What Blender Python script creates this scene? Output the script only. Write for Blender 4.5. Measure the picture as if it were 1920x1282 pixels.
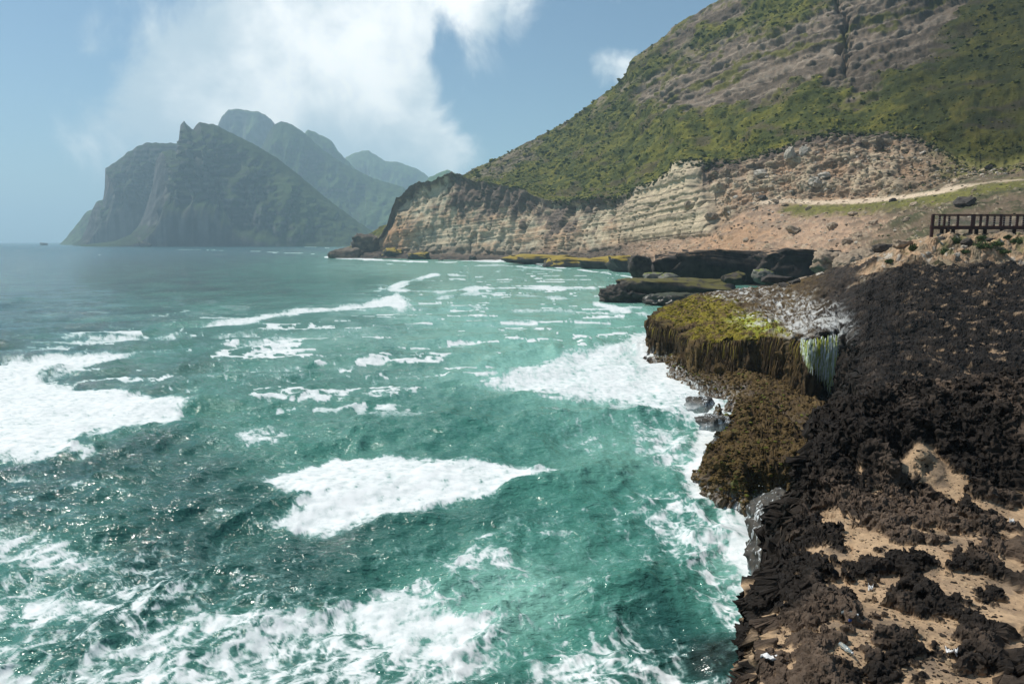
import bpy, bmesh, math, random
import numpy as np
from mathutils import Vector, Matrix

for o in list(bpy.data.objects):
    bpy.data.objects.remove(o)
scene = bpy.context.scene
COL = scene.collection

# ------------------------------------------------------------------ camera
CAM_H = 11.0                      # metres above the sea
FPX = 1280.0                      # focal length in px of a 1920 px wide frame (24 mm)
PITCH = math.radians(8.35)
CP, SP = math.cos(PITCH), math.sin(PITCH)
cam_data = bpy.data.cameras.new('camera')
cam = bpy.data.objects.new('camera', cam_data)
COL.objects.link(cam)
cam.location = (0, 0, CAM_H)
cam.rotation_euler = (math.radians(90) - PITCH, 0, 0)
cam_data.sensor_width = 36
cam_data.lens = 24
cam_data.clip_start = 0.1
cam_data.clip_end = 40000
scene.camera = cam

# ------------------------------------------------------------------ light
SUN_AZ = math.radians(-66)        # left of the view axis (+Y), clockwise positive
SUN_EL = math.radians(56)
sun_dir = Vector((math.sin(SUN_AZ) * math.cos(SUN_EL), math.cos(SUN_AZ) * math.cos(SUN_EL), math.sin(SUN_EL)))
sd_ = bpy.data.lights.new('sun', 'SUN')
sd_.energy = 4.5
sd_.angle = math.radians(0.53)
sd_.color = (1.0, 0.95, 0.87)
sun = bpy.data.objects.new('sun', sd_)
COL.objects.link(sun)
sun.rotation_euler = (-sun_dir).to_track_quat('-Z', 'Y').to_euler()

scene.view_settings.view_transform = 'Standard'
scene.view_settings.look = 'None'
scene.view_settings.gamma = 1.0
scene.view_settings.use_curve_mapping = False
scene.view_settings.exposure = 0.16
scene.cycles.use_denoising = True
scene.cycles.max_bounces = 5
scene.cycles.diffuse_bounces = 2
scene.cycles.glossy_bounces = 2
scene.cycles.volume_bounces = 1
scene.cycles.sample_clamp_indirect = 4


def ray(px, py):
    cx = (px - 960.0) / FPX
    cy = (641.0 - py) / FPX
    return np.array([cx, CP + cy * SP, -SP + cy * CP])


def at_y(px, py, y):
    """world point on the sight line of a pixel at distance y ahead"""
    d = ray(px, py)
    return np.array([d[0] / d[1] * y, y, CAM_H + d[2] / d[1] * y])


def at_z(px, py, z):
    d = ray(px, py)
    t = (z - CAM_H) / d[2]
    return np.array([d[0] * t, d[1] * t, z])


def proj(P):
    """world points (..., 3) -> px, py"""
    x, y, z = P[..., 0], P[..., 1], P[..., 2] - CAM_H
    dep = y * CP - z * SP
    up = y * SP + z * CP
    return 960 + FPX * x / dep, 641 - FPX * up / dep


# ------------------------------------------------------------------ node helpers
def N(nt, t, **kw):
    n = nt.nodes.new(t)
    for k, v in kw.items():
        setattr(n, k, v)
    return n


def val(nt, sock, v):
    if isinstance(v, (int, float, tuple, list)):
        sock.default_value = v
    else:
        nt.links.new(v, sock)


def math_n(nt, op, a, b=None, c=None, clamp=False):
    n = N(nt, 'ShaderNodeMath', operation=op, use_clamp=clamp)
    val(nt, n.inputs[0], a)
    if b is not None:
        val(nt, n.inputs[1], b)
    if c is not None:
        val(nt, n.inputs[2], c)
    return n.outputs[0]


def maprange(nt, v, a, b, c=0.0, d=1.0, smooth=True):
    n = N(nt, 'ShaderNodeMapRange', interpolation_type='SMOOTHSTEP' if smooth else 'LINEAR')
    val(nt, n.inputs[0], v)
    for i, q in enumerate((a, b, c, d)):
        n.inputs[1 + i].default_value = q
    return n.outputs[0]


def mixc(nt, f, a, b, blend='MIX'):
    n = N(nt, 'ShaderNodeMix', data_type='RGBA', blend_type=blend)
    val(nt, n.inputs[0], f)
    for s, v in ((n.inputs[6], a), (n.inputs[7], b)):
        if isinstance(v, (tuple, list)):
            s.default_value = (*v[:3], 1)
        else:
            nt.links.new(v, s)
    return n.outputs[2]


def noise_n(nt, vec, scale, detail=4, rough=0.55, dist=0.0):
    n = N(nt, 'ShaderNodeTexNoise')
    if vec is not None:
        nt.links.new(vec, n.inputs['Vector'])
    n.inputs['Scale'].default_value = scale
    n.inputs['Detail'].default_value = detail
    n.inputs['Roughness'].default_value = rough
    n.inputs['Distortion'].default_value = dist
    return n.outputs[0]


# ------------------------------------------------------------------ sky
world = bpy.data.worlds.new('World')
scene.world = world
world.use_nodes = True
wt = world.node_tree
wt.nodes.clear()
sky = N(wt, 'ShaderNodeTexSky', sky_type='NISHITA')
sky.sun_disc = False
sky.sun_elevation = SUN_EL
sky.sun_rotation = SUN_AZ
sky.altitude = 10
sky.air_density = 1.0
sky.dust_density = 0.6
sky.ozone_density = 2.0
bg = N(wt, 'ShaderNodeBackground')
SKY_STRENGTH = 0.082
bg.inputs[1].default_value = SKY_STRENGTH
wout = N(wt, 'ShaderNodeOutputWorld')
tc = N(wt, 'ShaderNodeTexCoord')
gen = tc.outputs['Generated']


def world_blob(px, py, r, soft):
    """a soft round patch of the sky, centre and radius given as an angle"""
    d = ray(px, py)
    d = d / np.linalg.norm(d)
    n = N(wt, 'ShaderNodeVectorMath', operation='DISTANCE')
    wt.links.new(gen, n.inputs[0])
    n.inputs[1].default_value = tuple(d)
    return maprange(wt, n.outputs['Value'], r + soft, max(r - soft, 0.0), 0, 1)


blobs = [(620, 60, .11, .06, 1.15), (690, 20, .10, .05, 1.1), (520, 150, .11, .06, 1.15), (690, 170, .10, .05, 1.1), (375, 110, .03, .03, .9), (390, 175, .08, .05, 1.0), (560, 100, .09, .05, 1.1),
         (420, 240, .15, .10, 1.0), (620, 260, .16, .08, 1.15), (740, 270, .07, .05, .95), (820, 290, .06, .06, .85), (250, 235, .10, .08, .62), (330, 300, .14, .12, .62), (180, 225, .05, .07, .5),
         (900, 10, .05, .06, .72), (970, 20, .05, .05, .62), (1100, -10, .04, .05, .45), (1130, 118, .03, .04, .72), (1170, 128, .03, .03, .68),
         (-80, 240, .12, .14, .3), (640, -150, .22, .15, .9), (950, -120, .13, .12, .6)]
cov = None
for (bx_, by_, br_, bs_, bw_) in blobs:
    b = math_n(wt, 'MULTIPLY', world_blob(bx_, by_, br_, bs_), bw_)
    cov = b if cov is None else math_n(wt, 'MAXIMUM', cov, b)
# the same broken cloud goes on around the rest of the sky
wide = maprange(wt, noise_n(wt, gen, 2.2, 3), .5, .72, 0, .75)
nd = N(wt, 'ShaderNodeVectorMath', operation='DOT_PRODUCT')
wt.links.new(gen, nd.inputs[0])
nd.inputs[1].default_value = (0, 1, .1)
wide = math_n(wt, 'MULTIPLY', wide, maprange(wt, nd.outputs['Value'], .55, .2, 0, 1))
cov = math_n(wt, 'MAXIMUM', cov, wide)
cn = noise_n(wt, gen, 8.0, 9, .60, .35)
cn2 = noise_n(wt, gen, 5.0, 5, .5)
dens = math_n(wt, 'ADD', cov, math_n(wt, 'MULTIPLY', math_n(wt, 'SUBTRACT', cn, .5), 1.55))
dens = maprange(wt, dens, .37, .80, 0, .97)
shade = maprange(wt, math_n(wt, 'ADD', math_n(wt, 'MULTIPLY', cn2, .7), math_n(wt, 'MULTIPLY', cn, .3)), .40, .60, 0, 1)
C_ = 1.0 / SKY_STRENGTH
cloud_col = mixc(wt, shade, (.58 * C_, .68 * C_, .75 * C_), (1.26 * C_, 1.24 * C_, 1.20 * C_))
tint = mixc(wt, 1.0, sky.outputs[0], (.78, .97, 1.02), 'MULTIPLY')
wt.links.new(mixc(wt, dens, tint, cloud_col), bg.inputs[0])
wt.links.new(bg.outputs[0], wout.inputs[0])

# ------------------------------------------------------------------ numeric noise
_rs = np.random.RandomState(7)
_perm = np.arange(512, dtype=np.int32)
_p = _rs.permutation(256).astype(np.int32)
_perm = np.concatenate([_p, _p])
_g3 = _rs.normal(size=(256, 3)).astype(np.float32)
_g3 /= np.linalg.norm(_g3, axis=1, keepdims=True)
_ang = _rs.rand(256) * 2 * np.pi
_g2 = np.stack([np.cos(_ang), np.sin(_ang)], 1).astype(np.float32)


def pn3(x, y, z):
    x = np.asarray(x, np.float64); y = np.asarray(y, np.float64); z = np.asarray(z, np.float64)
    x, y, z = np.broadcast_arrays(x, y, z)
    xi = np.floor(x); yi = np.floor(y); zi = np.floor(z)
    xf = (x - xi).astype(np.float32); yf = (y - yi).astype(np.float32); zf = (z - zi).astype(np.float32)
    X = xi.astype(np.int64) & 255; Y = yi.astype(np.int64) & 255; Z = zi.astype(np.int64) & 255
    u = xf * xf * xf * (xf * (xf * 6 - 15) + 10)
    v = yf * yf * yf * (yf * (yf * 6 - 15) + 10)
    w = zf * zf * zf * (zf * (zf * 6 - 15) + 10)
    out = 0
    for i in (0, 1):
        a = _perm[X + i]
        wu = u if i else 1 - u
        for j in (0, 1):
            b = _perm[a + Y + j]
            wv = v if j else 1 - v
            for k in (0, 1):
                g = _g3[_perm[b + Z + k]]
                ww = w if k else 1 - w
                out = out + wu * wv * ww * (g[..., 0] * (xf - i) + g[..., 1] * (yf - j) + g[..., 2] * (zf - k))
    return out * 1.7


def pn2(x, y):
    x = np.asarray(x, np.float64); y = np.asarray(y, np.float64)
    xi = np.floor(x); yi = np.floor(y)
    xf = (x - xi).astype(np.float32); yf = (y - yi).astype(np.float32)
    X = xi.astype(np.int64) & 255; Y = yi.astype(np.int64) & 255
    u = xf * xf * xf * (xf * (xf * 6 - 15) + 10)
    v = yf * yf * yf * (yf * (yf * 6 - 15) + 10)
    out = 0
    for i in (0, 1):
        a = _perm[X + i]
        for j in (0, 1):
            g = _g2[_perm[a + Y + j]]
            out = out + (u if i else 1 - u) * (v if j else 1 - v) * (g[..., 0] * (xf - i) + g[..., 1] * (yf - j))
    return out * 1.5


def fbm2(x, y, oct=4, gain=.5):
    s, a, f = 0, 1, 1
    for k in range(oct):
        s = s + a * pn2(x * f + 17.3 * k, y * f - 9.1 * k)
        a *= gain; f *= 2.03
    return s


def fbm3(x, y, z, oct=4, gain=.5):
    s, a, f = 0, 1, 1
    for k in range(oct):
        s = s + a * pn3(x * f + 17.3 * k, y * f - 9.1 * k, z * f + 4.7 * k)
        a *= gain; f *= 2.03
    return s


def rid3(x, y, z, oct=4, gain=.5):
    s, a, f = 0, 1, 1
    for k in range(oct):
        s = s + a * (1 - 2 * np.abs(pn3(x * f + 7.3 * k, y * f - 3.1 * k, z * f + 1.7 * k)))
        a *= gain; f *= 2.03
    return s


def rid2(x, y, oct=4, gain=.5):
    s, a, f = 0, 1, 1
    for k in range(oct):
        s = s + a * (1 - 2 * np.abs(pn2(x * f + 7.3 * k, y * f - 3.1 * k)))
        a *= gain; f *= 2.03
    return s


def worley2(x, y):
    xi = np.floor(x); yi = np.floor(y)
    X = xi.astype(np.int64); Y = yi.astype(np.int64)
    f1 = np.full(np.shape(x), 9.0); f2 = f1.copy()
    cid = np.zeros(np.shape(x), np.int32)
    for i in (-1, 0, 1):
        for j in (-1, 0, 1):
            h = _perm[(_perm[(X + i) & 255] + Y + j) & 255]
            px = X + i + (h % 16) / 15.0 * .9
            py = Y + j + _perm[h] / 255.0 * .9
            d = np.hypot(px - x, py - y)
            n = d < f1
            f2 = np.where(n, f1, np.minimum(f2, d))
            cid = np.where(n, h, cid)
            f1 = np.where(n, d, f1)
    return f1, f2, cid


def sst(a, b, v):
    t = np.clip((v - a) / (b - a), 0, 1)
    return t * t * (3 - 2 * t)


def lerp(a, b, t):
    t = np.asarray(t)[..., None]
    return np.asarray(a) * (1 - t) + np.asarray(b) * t


def pchip(x, xp, fp):
    xp = np.asarray(xp, float); fp = np.asarray(fp, float)
    h = np.diff(xp); d = np.diff(fp) / h
    m = np.zeros(len(xp))
    m[0], m[-1] = d[0], d[-1]
    for i in range(1, len(xp) - 1):
        if d[i - 1] * d[i] > 0:
            w1, w2 = 2 * h[i] + h[i - 1], h[i] + 2 * h[i - 1]
            m[i] = (w1 + w2) / (w1 / d[i - 1] + w2 / d[i])
    x = np.clip(x, xp[0], xp[-1])
    i = np.clip(np.searchsorted(xp, x, 'right') - 1, 0, len(h) - 1)
    t = (x - xp[i]) / h[i]
    return ((1 + 2 * t) * (1 - t) ** 2 * fp[i] + t * (1 - t) ** 2 * h[i] * m[i] + t * t * (3 - 2 * t) * fp[i + 1] + t * t * (t - 1) * h[i] * m[i + 1])


def poly_sd(x, y, pts):
    """signed distance to a polygon, negative inside"""
    pts = np.asarray(pts, float)[:, :2]
    d = np.full(np.shape(x), 1e18)
    s = np.zeros(np.shape(x), bool)
    n = len(pts)
    for i in range(n):
        ax, ay = pts[i]; bx, by = pts[(i + 1) % n]
        ex, ey = bx - ax, by - ay
        wx, wy = x - ax, y - ay
        t = np.clip((wx * ex + wy * ey) / (ex * ex + ey * ey + 1e-12), 0, 1)
        d = np.minimum(d, (wx - ex * t) ** 2 + (wy - ey * t) ** 2)
        c = ((ay <= y) & (by > y)) | ((by <= y) & (ay > y))
        xx = ax + (y - ay) / (ey if abs(ey) > 1e-12 else 1e-12) * ex
        s ^= c & (x < xx)
    d = np.sqrt(d)
    return np.where(s, -d, d)


def line_d(x, y, pts):
    d = np.full(np.shape(x), 1e18)
    for i in range(len(pts) - 1):
        ax, ay = pts[i][:2]; bx, by = pts[i + 1][:2]
        ex, ey = bx - ax, by - ay
        t = np.clip(((x - ax) * ex + (y - ay) * ey) / (ex * ex + ey * ey + 1e-12), 0, 1)
        d = np.minimum(d, (x - ax - ex * t) ** 2 + (y - ay - ey * t) ** 2)
    return np.sqrt(d)


# ------------------------------------------------------------------ mesh helpers
def mesh_np(name, V, F, mat=None, smooth=True, attrs=None, parent=None, link=True):
    V = np.ascontiguousarray(V, np.float32); F = np.ascontiguousarray(F, np.int32)
    me = bpy.data.meshes.new(name)
    k = F.shape[1]
    me.vertices.add(len(V)); me.vertices.foreach_set('co', V.ravel())
    me.loops.add(F.size); me.loops.foreach_set('vertex_index', F.ravel())
    me.polygons.add(len(F))
    me.polygons.foreach_set('loop_start', np.arange(0, F.size, k, dtype=np.int32))
    try:
        me.polygons.foreach_set('loop_total', np.full(len(F), k, np.int32))
    except Exception:
        pass
    me.polygons.foreach_set('use_smooth', np.full(len(F), smooth, bool))
    for an, av in (attrs or {}).items():
        av = np.ascontiguousarray(av, np.float32)
        if av.ndim == 2:
            if av.shape[1] == 3:
                av = np.concatenate([av, np.ones((len(av), 1), np.float32)], 1)
            a = me.attributes.new(an, 'FLOAT_COLOR', 'POINT'); a.data.foreach_set('color', np.ascontiguousarray(av, np.float32).ravel())
        else:
            a = me.attributes.new(an, 'FLOAT', 'POINT'); a.data.foreach_set('value', av)
    me.update(calc_edges=True)
    me.validate()
    if mat:
        me.materials.append(mat)
    o = bpy.data.objects.new(name, me)
    if link:
        COL.objects.link(o)
    if parent is not None:
        o.parent = parent
    return o


def grid_faces(nr, nc):
    i = np.arange(nr * nc).reshape(nr, nc)
    return np.stack([i[:-1, :-1], i[:-1, 1:], i[1:, 1:], i[1:, :-1]], -1).reshape(-1, 4)


def grid_normals(P):
    du = np.gradient(P, axis=1); dv = np.gradient(P, axis=0)
    n = np.cross(du, dv)
    n /= np.linalg.norm(n, axis=2, keepdims=True) + 1e-12
    return n


def tag(o, label=None, cat=None, group=None, kind=None):
    if label: o['label'] = label
    if cat: o['category'] = cat
    if group: o['group'] = group
    if kind: o['kind'] = kind
    return o


def sub_object(name, V, F, keep, mat, attrs):
    """a connected region of a bigger surface as an object of its own"""
    f = F[keep]
    used = np.unique(f)
    re = np.full(len(V), -1, np.int64); re[used] = np.arange(len(used))
    return mesh_np(name, V[used], re[f], mat, True, {k: v[used] for k, v in attrs.items()})


# ------------------------------------------------------------------ materials
def new_mat(name):
    m = bpy.data.materials.new(name)
    m.use_nodes = True
    nt = m.node_tree
    nt.nodes.clear()
    out = N(nt, 'ShaderNodeOutputMaterial')
    p = N(nt, 'ShaderNodeBsdfPrincipled')
    nt.links.new(p.outputs[0], out.inputs[0])
    return m, nt, p


def attr_n(nt, name):
    return N(nt, 'ShaderNodeAttribute', attribute_name=name)


def terrain_mat(name, scales=(1.0, 5.0), amount=.35, rough=.9, bump=.3, bump_dist=.1, spec=.25, wet=False):
    """colour comes from the surface's own 'col' layer; nodes add grain and fine relief"""
    m, nt, p = new_mat(name)
    geo = N(nt, 'ShaderNodeNewGeometry')
    pos = geo.outputs['Position']
    a = attr_n(nt, 'col')
    n1 = noise_n(nt, pos, scales[0], 6, .62)
    n2 = noise_n(nt, pos, scales[1], 5, .65)
    g = math_n(nt, 'ADD', math_n(nt, 'MULTIPLY', n1, .5), math_n(nt, 'MULTIPLY', n2, .5))
    g = maprange(nt, g, .3, .7, 1 - amount, 1 + amount, False)
    gc = N(nt, 'ShaderNodeCombineColor')
    for i in range(3):
        nt.links.new(g, gc.inputs[i])
    c = mixc(nt, 1.0, a.outputs['Color'], gc.outputs[0], 'MULTIPLY')
    nt.links.new(c, p.inputs['Base Color'])
    p.inputs['Specular IOR Level'].default_value = spec
    if wet:
        w = attr_n(nt, 'wet').outputs['Fac']
        nt.links.new(maprange(nt, w, 0, 1, rough, .28, False), p.inputs['Roughness'])
        nt.links.new(maprange(nt, w, 0, 1, spec, .5, False), p.inputs['Specular IOR Level'])
    else:
        p.inputs['Roughness'].default_value = rough
    b = N(nt, 'ShaderNodeBump')
    b.inputs['Strength'].default_value = bump
    b.inputs['Distance'].default_value = bump_dist
    nt.links.new(math_n(nt, 'ADD', n1, n2), b.inputs['Height'])
    nt.links.new(b.outputs[0], p.inputs['Normal'])
    return m


def plain_mat(name, c1, c2, scale=8.0, rough=.8, bump=.2, bump_dist=.02, spec=.3, top=None, top_amount=.5, objspace=True):
    m, nt, p = new_mat(name)
    tcn = N(nt, 'ShaderNodeTexCoord')
    vec = tcn.outputs['Object']
    n = noise_n(nt, vec, scale, 7, .62)
    c = mixc(nt, maprange(nt, n, .32, .68), c1, c2)
    if top is not None:
        geo = N(nt, 'ShaderNodeNewGeometry')
        sep = N(nt, 'ShaderNodeSeparateXYZ')
        nt.links.new(geo.outputs['Normal'], sep.inputs[0])
        f = math_n(nt, 'ADD', sep.outputs[2], math_n(nt, 'MULTIPLY', math_n(nt, 'SUBTRACT', noise_n(nt, vec, scale * .6, 4), .5), 1.4))
        c = mixc(nt, maprange(nt, f, 1.0 - top_amount, 1.25 - top_amount), c, top)
    nt.links.new(c, p.inputs['Base Color'])
    p.inputs['Roughness'].default_value = rough
    p.inputs['Specular IOR Level'].default_value = spec
    if bump:
        b = N(nt, 'ShaderNodeBump')
        b.inputs['Strength'].default_value = bump
        b.inputs['Distance'].default_value = bump_dist
        nt.links.new(n, b.inputs['Height'])
        nt.links.new(b.outputs[0], p.inputs['Normal'])
    return m


# ------------------------------------------------------------------ sea
def build_sea():
    nr = 450
    t = np.linspace(0, 1, nr)
    pyr = 454.0 + 1000 * t ** 1.12
    el = np.arctan((641 - pyr) / FPX) - PITCH
    yr = CAM_H / np.tan(-el)
    am = np.linspace(-.86, .50, 640)
    a = np.concatenate([[-7, -4.5, -3, -2.2, -1.7, -1.4, -1.2, -1.08, -1.0, -.94, -.9], am, [.53, .57, .62, .7, .8, .95, 1.2, 1.6, 2.4, 4, 7]])
    A, Y = np.meshgrid(a, yr)
    X = A * Y
    x, y = X.ravel(), Y.ravel()
    P0 = np.stack([x, y, np.zeros_like(x)], -1)
    u, v = proj(P0)
    K = FPX / y                                   # px per metre

    # ---- where the surf has left foam, as outlines on the water
    S = 2.3
    amp = .25 + .006 * y
    big = fbm2(x / (1.5 + .03 * y), y / (1.5 + .05 * y), 4, .55)
    med = fbm2(x / .55 + 31, y / .75 + 9, 4, .6)
    fade = 1 / (1 + (y / 60) ** 2)

    def patch(pts, strength=1.0, soft=.5, wob=1.6):
        sd = poly_sd(u, v * S, [(p[0], p[1] * S) for p in pts]) / K
        w = soft * (.9 + .016 * y) * np.where(y > 120, 120 / y, 1)
        return strength * sst(w, -w, sd + wob * amp * big)

    def streak(pts, wpx, strength=.9, soft=.5, wob=1.2):
        sd = (line_d(u, v * S, [(p[0], p[1] * S) for p in pts]) - wpx) / K
        w = soft * (.9 + .016 * y) * np.where(y > 120, 120 / y, 1)
        return strength * sst(w, -w, sd + wob * amp * big)

    f = np.zeros_like(x)

    def add(q):
        nonlocal f
        f = np.maximum(f, q)
    add(patch([(-200, 690), (0, 676), (120, 664), (260, 660), (150, 690), (95, 708), (110, 722), (230, 728), (360, 752), (330, 785), (240, 800), (140, 830), (190, 850), (80, 862), (-200, 858)], 1.0))
    add(streak([(200, 730), (330, 718), (430, 700), (560, 690)], 5, .75))
    add(streak([(130, 632), (220, 636), (320, 630)], 12, .9))
    add(streak([(250, 660), (330, 655), (400, 650)], 5, .7))
    add(streak([(380, 612), (470, 600), (560, 584), (650, 578), (720, 570)], 12, .95))
    add(streak([(400, 632), (470, 628), (560, 636), (450, 648)], 10, .8))
    add(streak([(590, 660), (640, 668), (740, 676), (640, 690)], 7, .68))
    add(streak([(480, 752), (560, 742), (620, 748), (720, 740)], 10, .7))
    add(streak([(620, 690), (700, 685), (760, 672)], 6, .62))
    add(patch([(675, 560), (740, 552), (790, 572), (760, 585), (690, 580)], .95))
    add(streak([(710, 545), (790, 520), (815, 514), (770, 532), (730, 543)], 6, .95))
    add(streak([(715, 542), (820, 548), (900, 540), (1010, 540), (1110, 540)], 8, .92))
    add(streak([(800, 562), (880, 550), (960, 552), (1060, 560), (1150, 556)], 7, .85))
    add(streak([(850, 572), (960, 582), (1060, 582), (1140, 588), (1200, 580)], 6, .85))
    add(streak([(860, 607), (930, 610), (1000, 602), (1100, 603), (1200, 612)], 5, .7))
    add(streak([(760, 610), (800, 608)], 7, .8))
    add(streak([(960, 520), (1050, 530), (1130, 535)], 5, .6))
    # surf against the cliffs
    add(streak([(612, 482), (690, 486), (760, 490), (850, 492), (930, 490), (1000, 494), (1060, 503), (1120, 510), (1190, 520)], 3.2, 1.0, .25, .5))
    add(streak([(850, 500), (940, 497), (1030, 505), (1100, 514)], 3, .8, .3, .8))
    add(streak([(720, 494), (760, 497)], 2.5, .8, .3, .6))
    add(streak([(470, 471), (530, 474), (590, 476)], 1.6, .8, .2, .3))
    add(streak([(330, 468), (400, 469), (450, 471)], .9, .7, .2, .3))
    add(streak([(560, 463), (640, 466)], .9, .8, .2, .3))
    add(streak([(80, 458), (190, 460)], .8, .9, .2, .2))
    add(streak([(640, 460), (700, 461)], .7, .8, .2, .2))
    add(streak([(1120, 570), (1170, 582), (1215, 592), (1232, 600)], 10, 1.0, .35, .8))
    add(streak([(1190, 520), (1150, 540), (1120, 556)], 6, .8, .3, .8))
    # churned water along the near ledges
    add(patch([(1232, 600), (1205, 632), (1120, 648), (1040, 668), (960, 690), (880, 722), (1000, 742), (1120, 755), (1200, 772), (1280, 790), (1380, 850), (1420, 800), (1330, 700), (1260, 640)], .90, .7, 1.5))
    add(streak([(1215, 640), (1225, 680), (1285, 735), (1335, 790), (1325, 850), (1300, 880), (1320, 930), (1400, 950), (1440, 1000)], 34, 1.0, .5, .8))
    add(patch([(1180, 780), (1300, 790), (1330, 880), (1250, 900), (1190, 850)], .72, .8, 1.5))
    add(patch([(1340, 950), (1420, 955), (1470, 1000), (1480, 1190), (1440, 1190), (1390, 1120), (1350, 1040)], .98, .6, 1.2))
    add(patch([(1160, 920), (1330, 930), (1400, 1010), (1400, 1100), (1430, 1200), (1400, 1240), (1300, 1110), (1230, 1000)], .74, .8, 1.6))
    # drifting rafts
    add(patch([(480, 906), (590, 868), (620, 846), (820, 858), (960, 862), (1075, 882), (960, 912), (860, 948), (690, 975), (600, 997), (500, 985), (560, 942)], 1.0, .45, .9))
    add(streak([(415, 968), (470, 975), (530, 985)], 12, .78))
    add(patch([(430, 815), (480, 805), (560, 818), (520, 832), (450, 832)], .8, .5))
    add(streak([(540, 862), (580, 855)], 5, .75))
    add(streak([(0, 893), (70, 900), (120, 905)], 12, .85))
    add(streak([(140, 915), (180, 908), (230, 918)], 10, .8))
    add(streak([(0, 935), (60, 940), (140, 960)], 10, .75))
    add(patch([(-100, 990), (90, 1000), (210, 1040), (200, 1080), (90, 1080), (-100, 1050)], .78, .8, 1.4))
    add(patch([(-150, 1090), (80, 1100), (200, 1120), (385, 1095), (330, 1135), (180, 1160), (20, 1175), (-150, 1170)], .80, .6, 1.1))
    add(patch([(110, 1282), (200, 1210), (300, 1150), (430, 1142), (640, 1140), (740, 1120), (800, 1080), (840, 1140), (960, 1155), (960, 1240), (900, 1300), (760, 1400), (100, 1400)], .80, .6, 1.1))
    add(patch([(560, 1150), (740, 1100), (960, 1170), (900, 1250), (700, 1230)], .93, .7, 1.2))
    add(patch([(800, 1030), (930, 1010), (990, 1060), (900, 1090), (830, 1080)], .8, .8))
    add(streak([(900, 1010), (980, 995), (1060, 1000)], 10, .75))
    add(streak([(1010, 980), (1120, 950), (1210, 960)], 9, .72))
    add(streak([(1130, 1125), (1210, 1130), (1040, 1165), (1000, 1180)], 12, .68))
    add(patch([(980, 1220), (1150, 1200), (1260, 1240), (1400, 1290), (1200, 1330), (980, 1320)], .74, .8, 1.4))
    add(patch([(-200, 1180), (80, 1200), (120, 1290), (-200, 1330)], .70, .8, 1.4))

    # ---- lace: thin lines of broken foam round the thick patches
    wx = x + .35 * pn2(x * 1.1, y * 1.1); wy = y + .35 * pn2(x * 1.1 + 40, y * 1.1)
    r1 = 1 - np.abs(pn2(wx / 1.1, wy / 1.3)) * 4.0
    r2 = 1 - np.abs(pn2(wx / .45 + 5, wy / .55)) * 3.2
    r3 = 1 - np.abs(pn2(wx / .2 + 15, wy / .24)) * 2.8
    lace = np.clip(np.maximum(r1, .85 * r2) * .75 + .25 * r3, 0, 1) * fade
    lw = np.maximum(np.maximum(r1, r2), r3 * .8)
    near_foam = np.clip(f, 0, 1)
    mask = np.zeros_like(x)
    for (cu, cv, ru, rv, s) in ((1330, 1000, 230, 130, 1.0), (1180, 800, 260, 140, .8), (250, 1150, 520, 190, .9), (950, 1080, 300, 160, .75),
                                (1150, 1260, 330, 130, .8), (120, 960, 250, 130, .55), (500, 720, 500, 90, .35), (1000, 940, 250, 90, .3)):
        mask = np.maximum(mask, s * np.exp(-((u - cu) / ru) ** 2 - ((v - cv) / rv) ** 2))
    lmask = np.clip(mask + .25 * big, 0, 1)
    holes = sst(.12, .5, fbm2(wx / 1.3 + 77, wy / .8 + 5, 3, .55)) * sst(.99, .8, near_foam) * fade
    f = f * (.90 + .22 * np.clip(med, -1, 1) * (0.4 + .6 * fade)) + .12 * np.clip(big, -1, 1) * sst(.1, .5, near_foam)
    f = f - .34 * holes * sst(.2, .5, near_foam) + .42 * (np.clip(lw, 0, 1) - .45) * fade * sst(.12, .45, near_foam) * sst(1.0, .75, near_foam)
    wf1, wf2, _ = worley2(wx / .62 + .25 * med, wy / .85)
    vf1, vf2, _ = worley2(wx / .26 + 4, wy / .34)
    web = np.maximum(sst(.30, .02, wf2 - wf1), .8 * sst(.28, .02, vf2 - vf1))
    web = np.clip(.55 * web + .45 * np.clip(.5 + .75 * med, 0, 1), 0, 1)
    web = web * fade + .62 * (1 - fade)
    solid = .75 * sst(.80, 1.0, near_foam) * sst(-.6, .1, med + .5)
    f = f * ((.60 + .56 * web) * (1 - solid) + 1.02 * solid)
    f = np.maximum(f, (lace * .62 + .45 * web) * lmask * 1.02 + .15 * med * fade * lmask)
    # wind-drawn streaks and scraps of foam over the open water
    ca_, sa_ = math.cos(.12), math.sin(.12)
    qx = x * ca_ + y * sa_; qy = -x * sa_ + y * ca_
    st = fbm2(qx / 11 + 5 + .5 * big, qy / 3.0, 4, .55)
    stm = np.zeros_like(x)
    for (cu, cv, ru, rv, s) in ((520, 690, 560, 130, 1.0), (950, 620, 360, 110, 1.0), (1050, 800, 300, 120, .8), (900, 1000, 420, 130, .75), (300, 1080, 420, 120, .8), (1000, 540, 240, 40, 1.0), (150, 900, 300, 90, .5), (900, 900, 500, 120, .45)):
        stm = np.maximum(stm, s * np.exp(-((u - cu) / ru) ** 4 - ((v - cv) / rv) ** 4))
    rl = 1 - np.abs(pn2(qx / 17 + .4 * big, qy / 3.4 + .25 * med)) * 6.0
    rl2 = 1 - np.abs(pn2(qx / 7 + 40, qy / 1.7 + .3 * big)) * 5.0
    gate = sst(-.15, .35, fbm2(qx / 25 + 9, qy / 9, 2))
    f = np.maximum(f, np.clip(np.maximum(rl, .85 * rl2), 0, 1) * gate * stm * sst(32, 60, y) * (.62 + .25 * med * fade))
    f = np.maximum(f, (.9 * sst(30, 50, y) * sst(.22, .62, st + .10 * med) * stm + .12 * med * fade * stm) * sst(2600, 400, y))
    # small whitecaps further out
    caps = fbm2(x / 5 + 80, y / 9, 3) * sst(20, 80, y)
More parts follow.
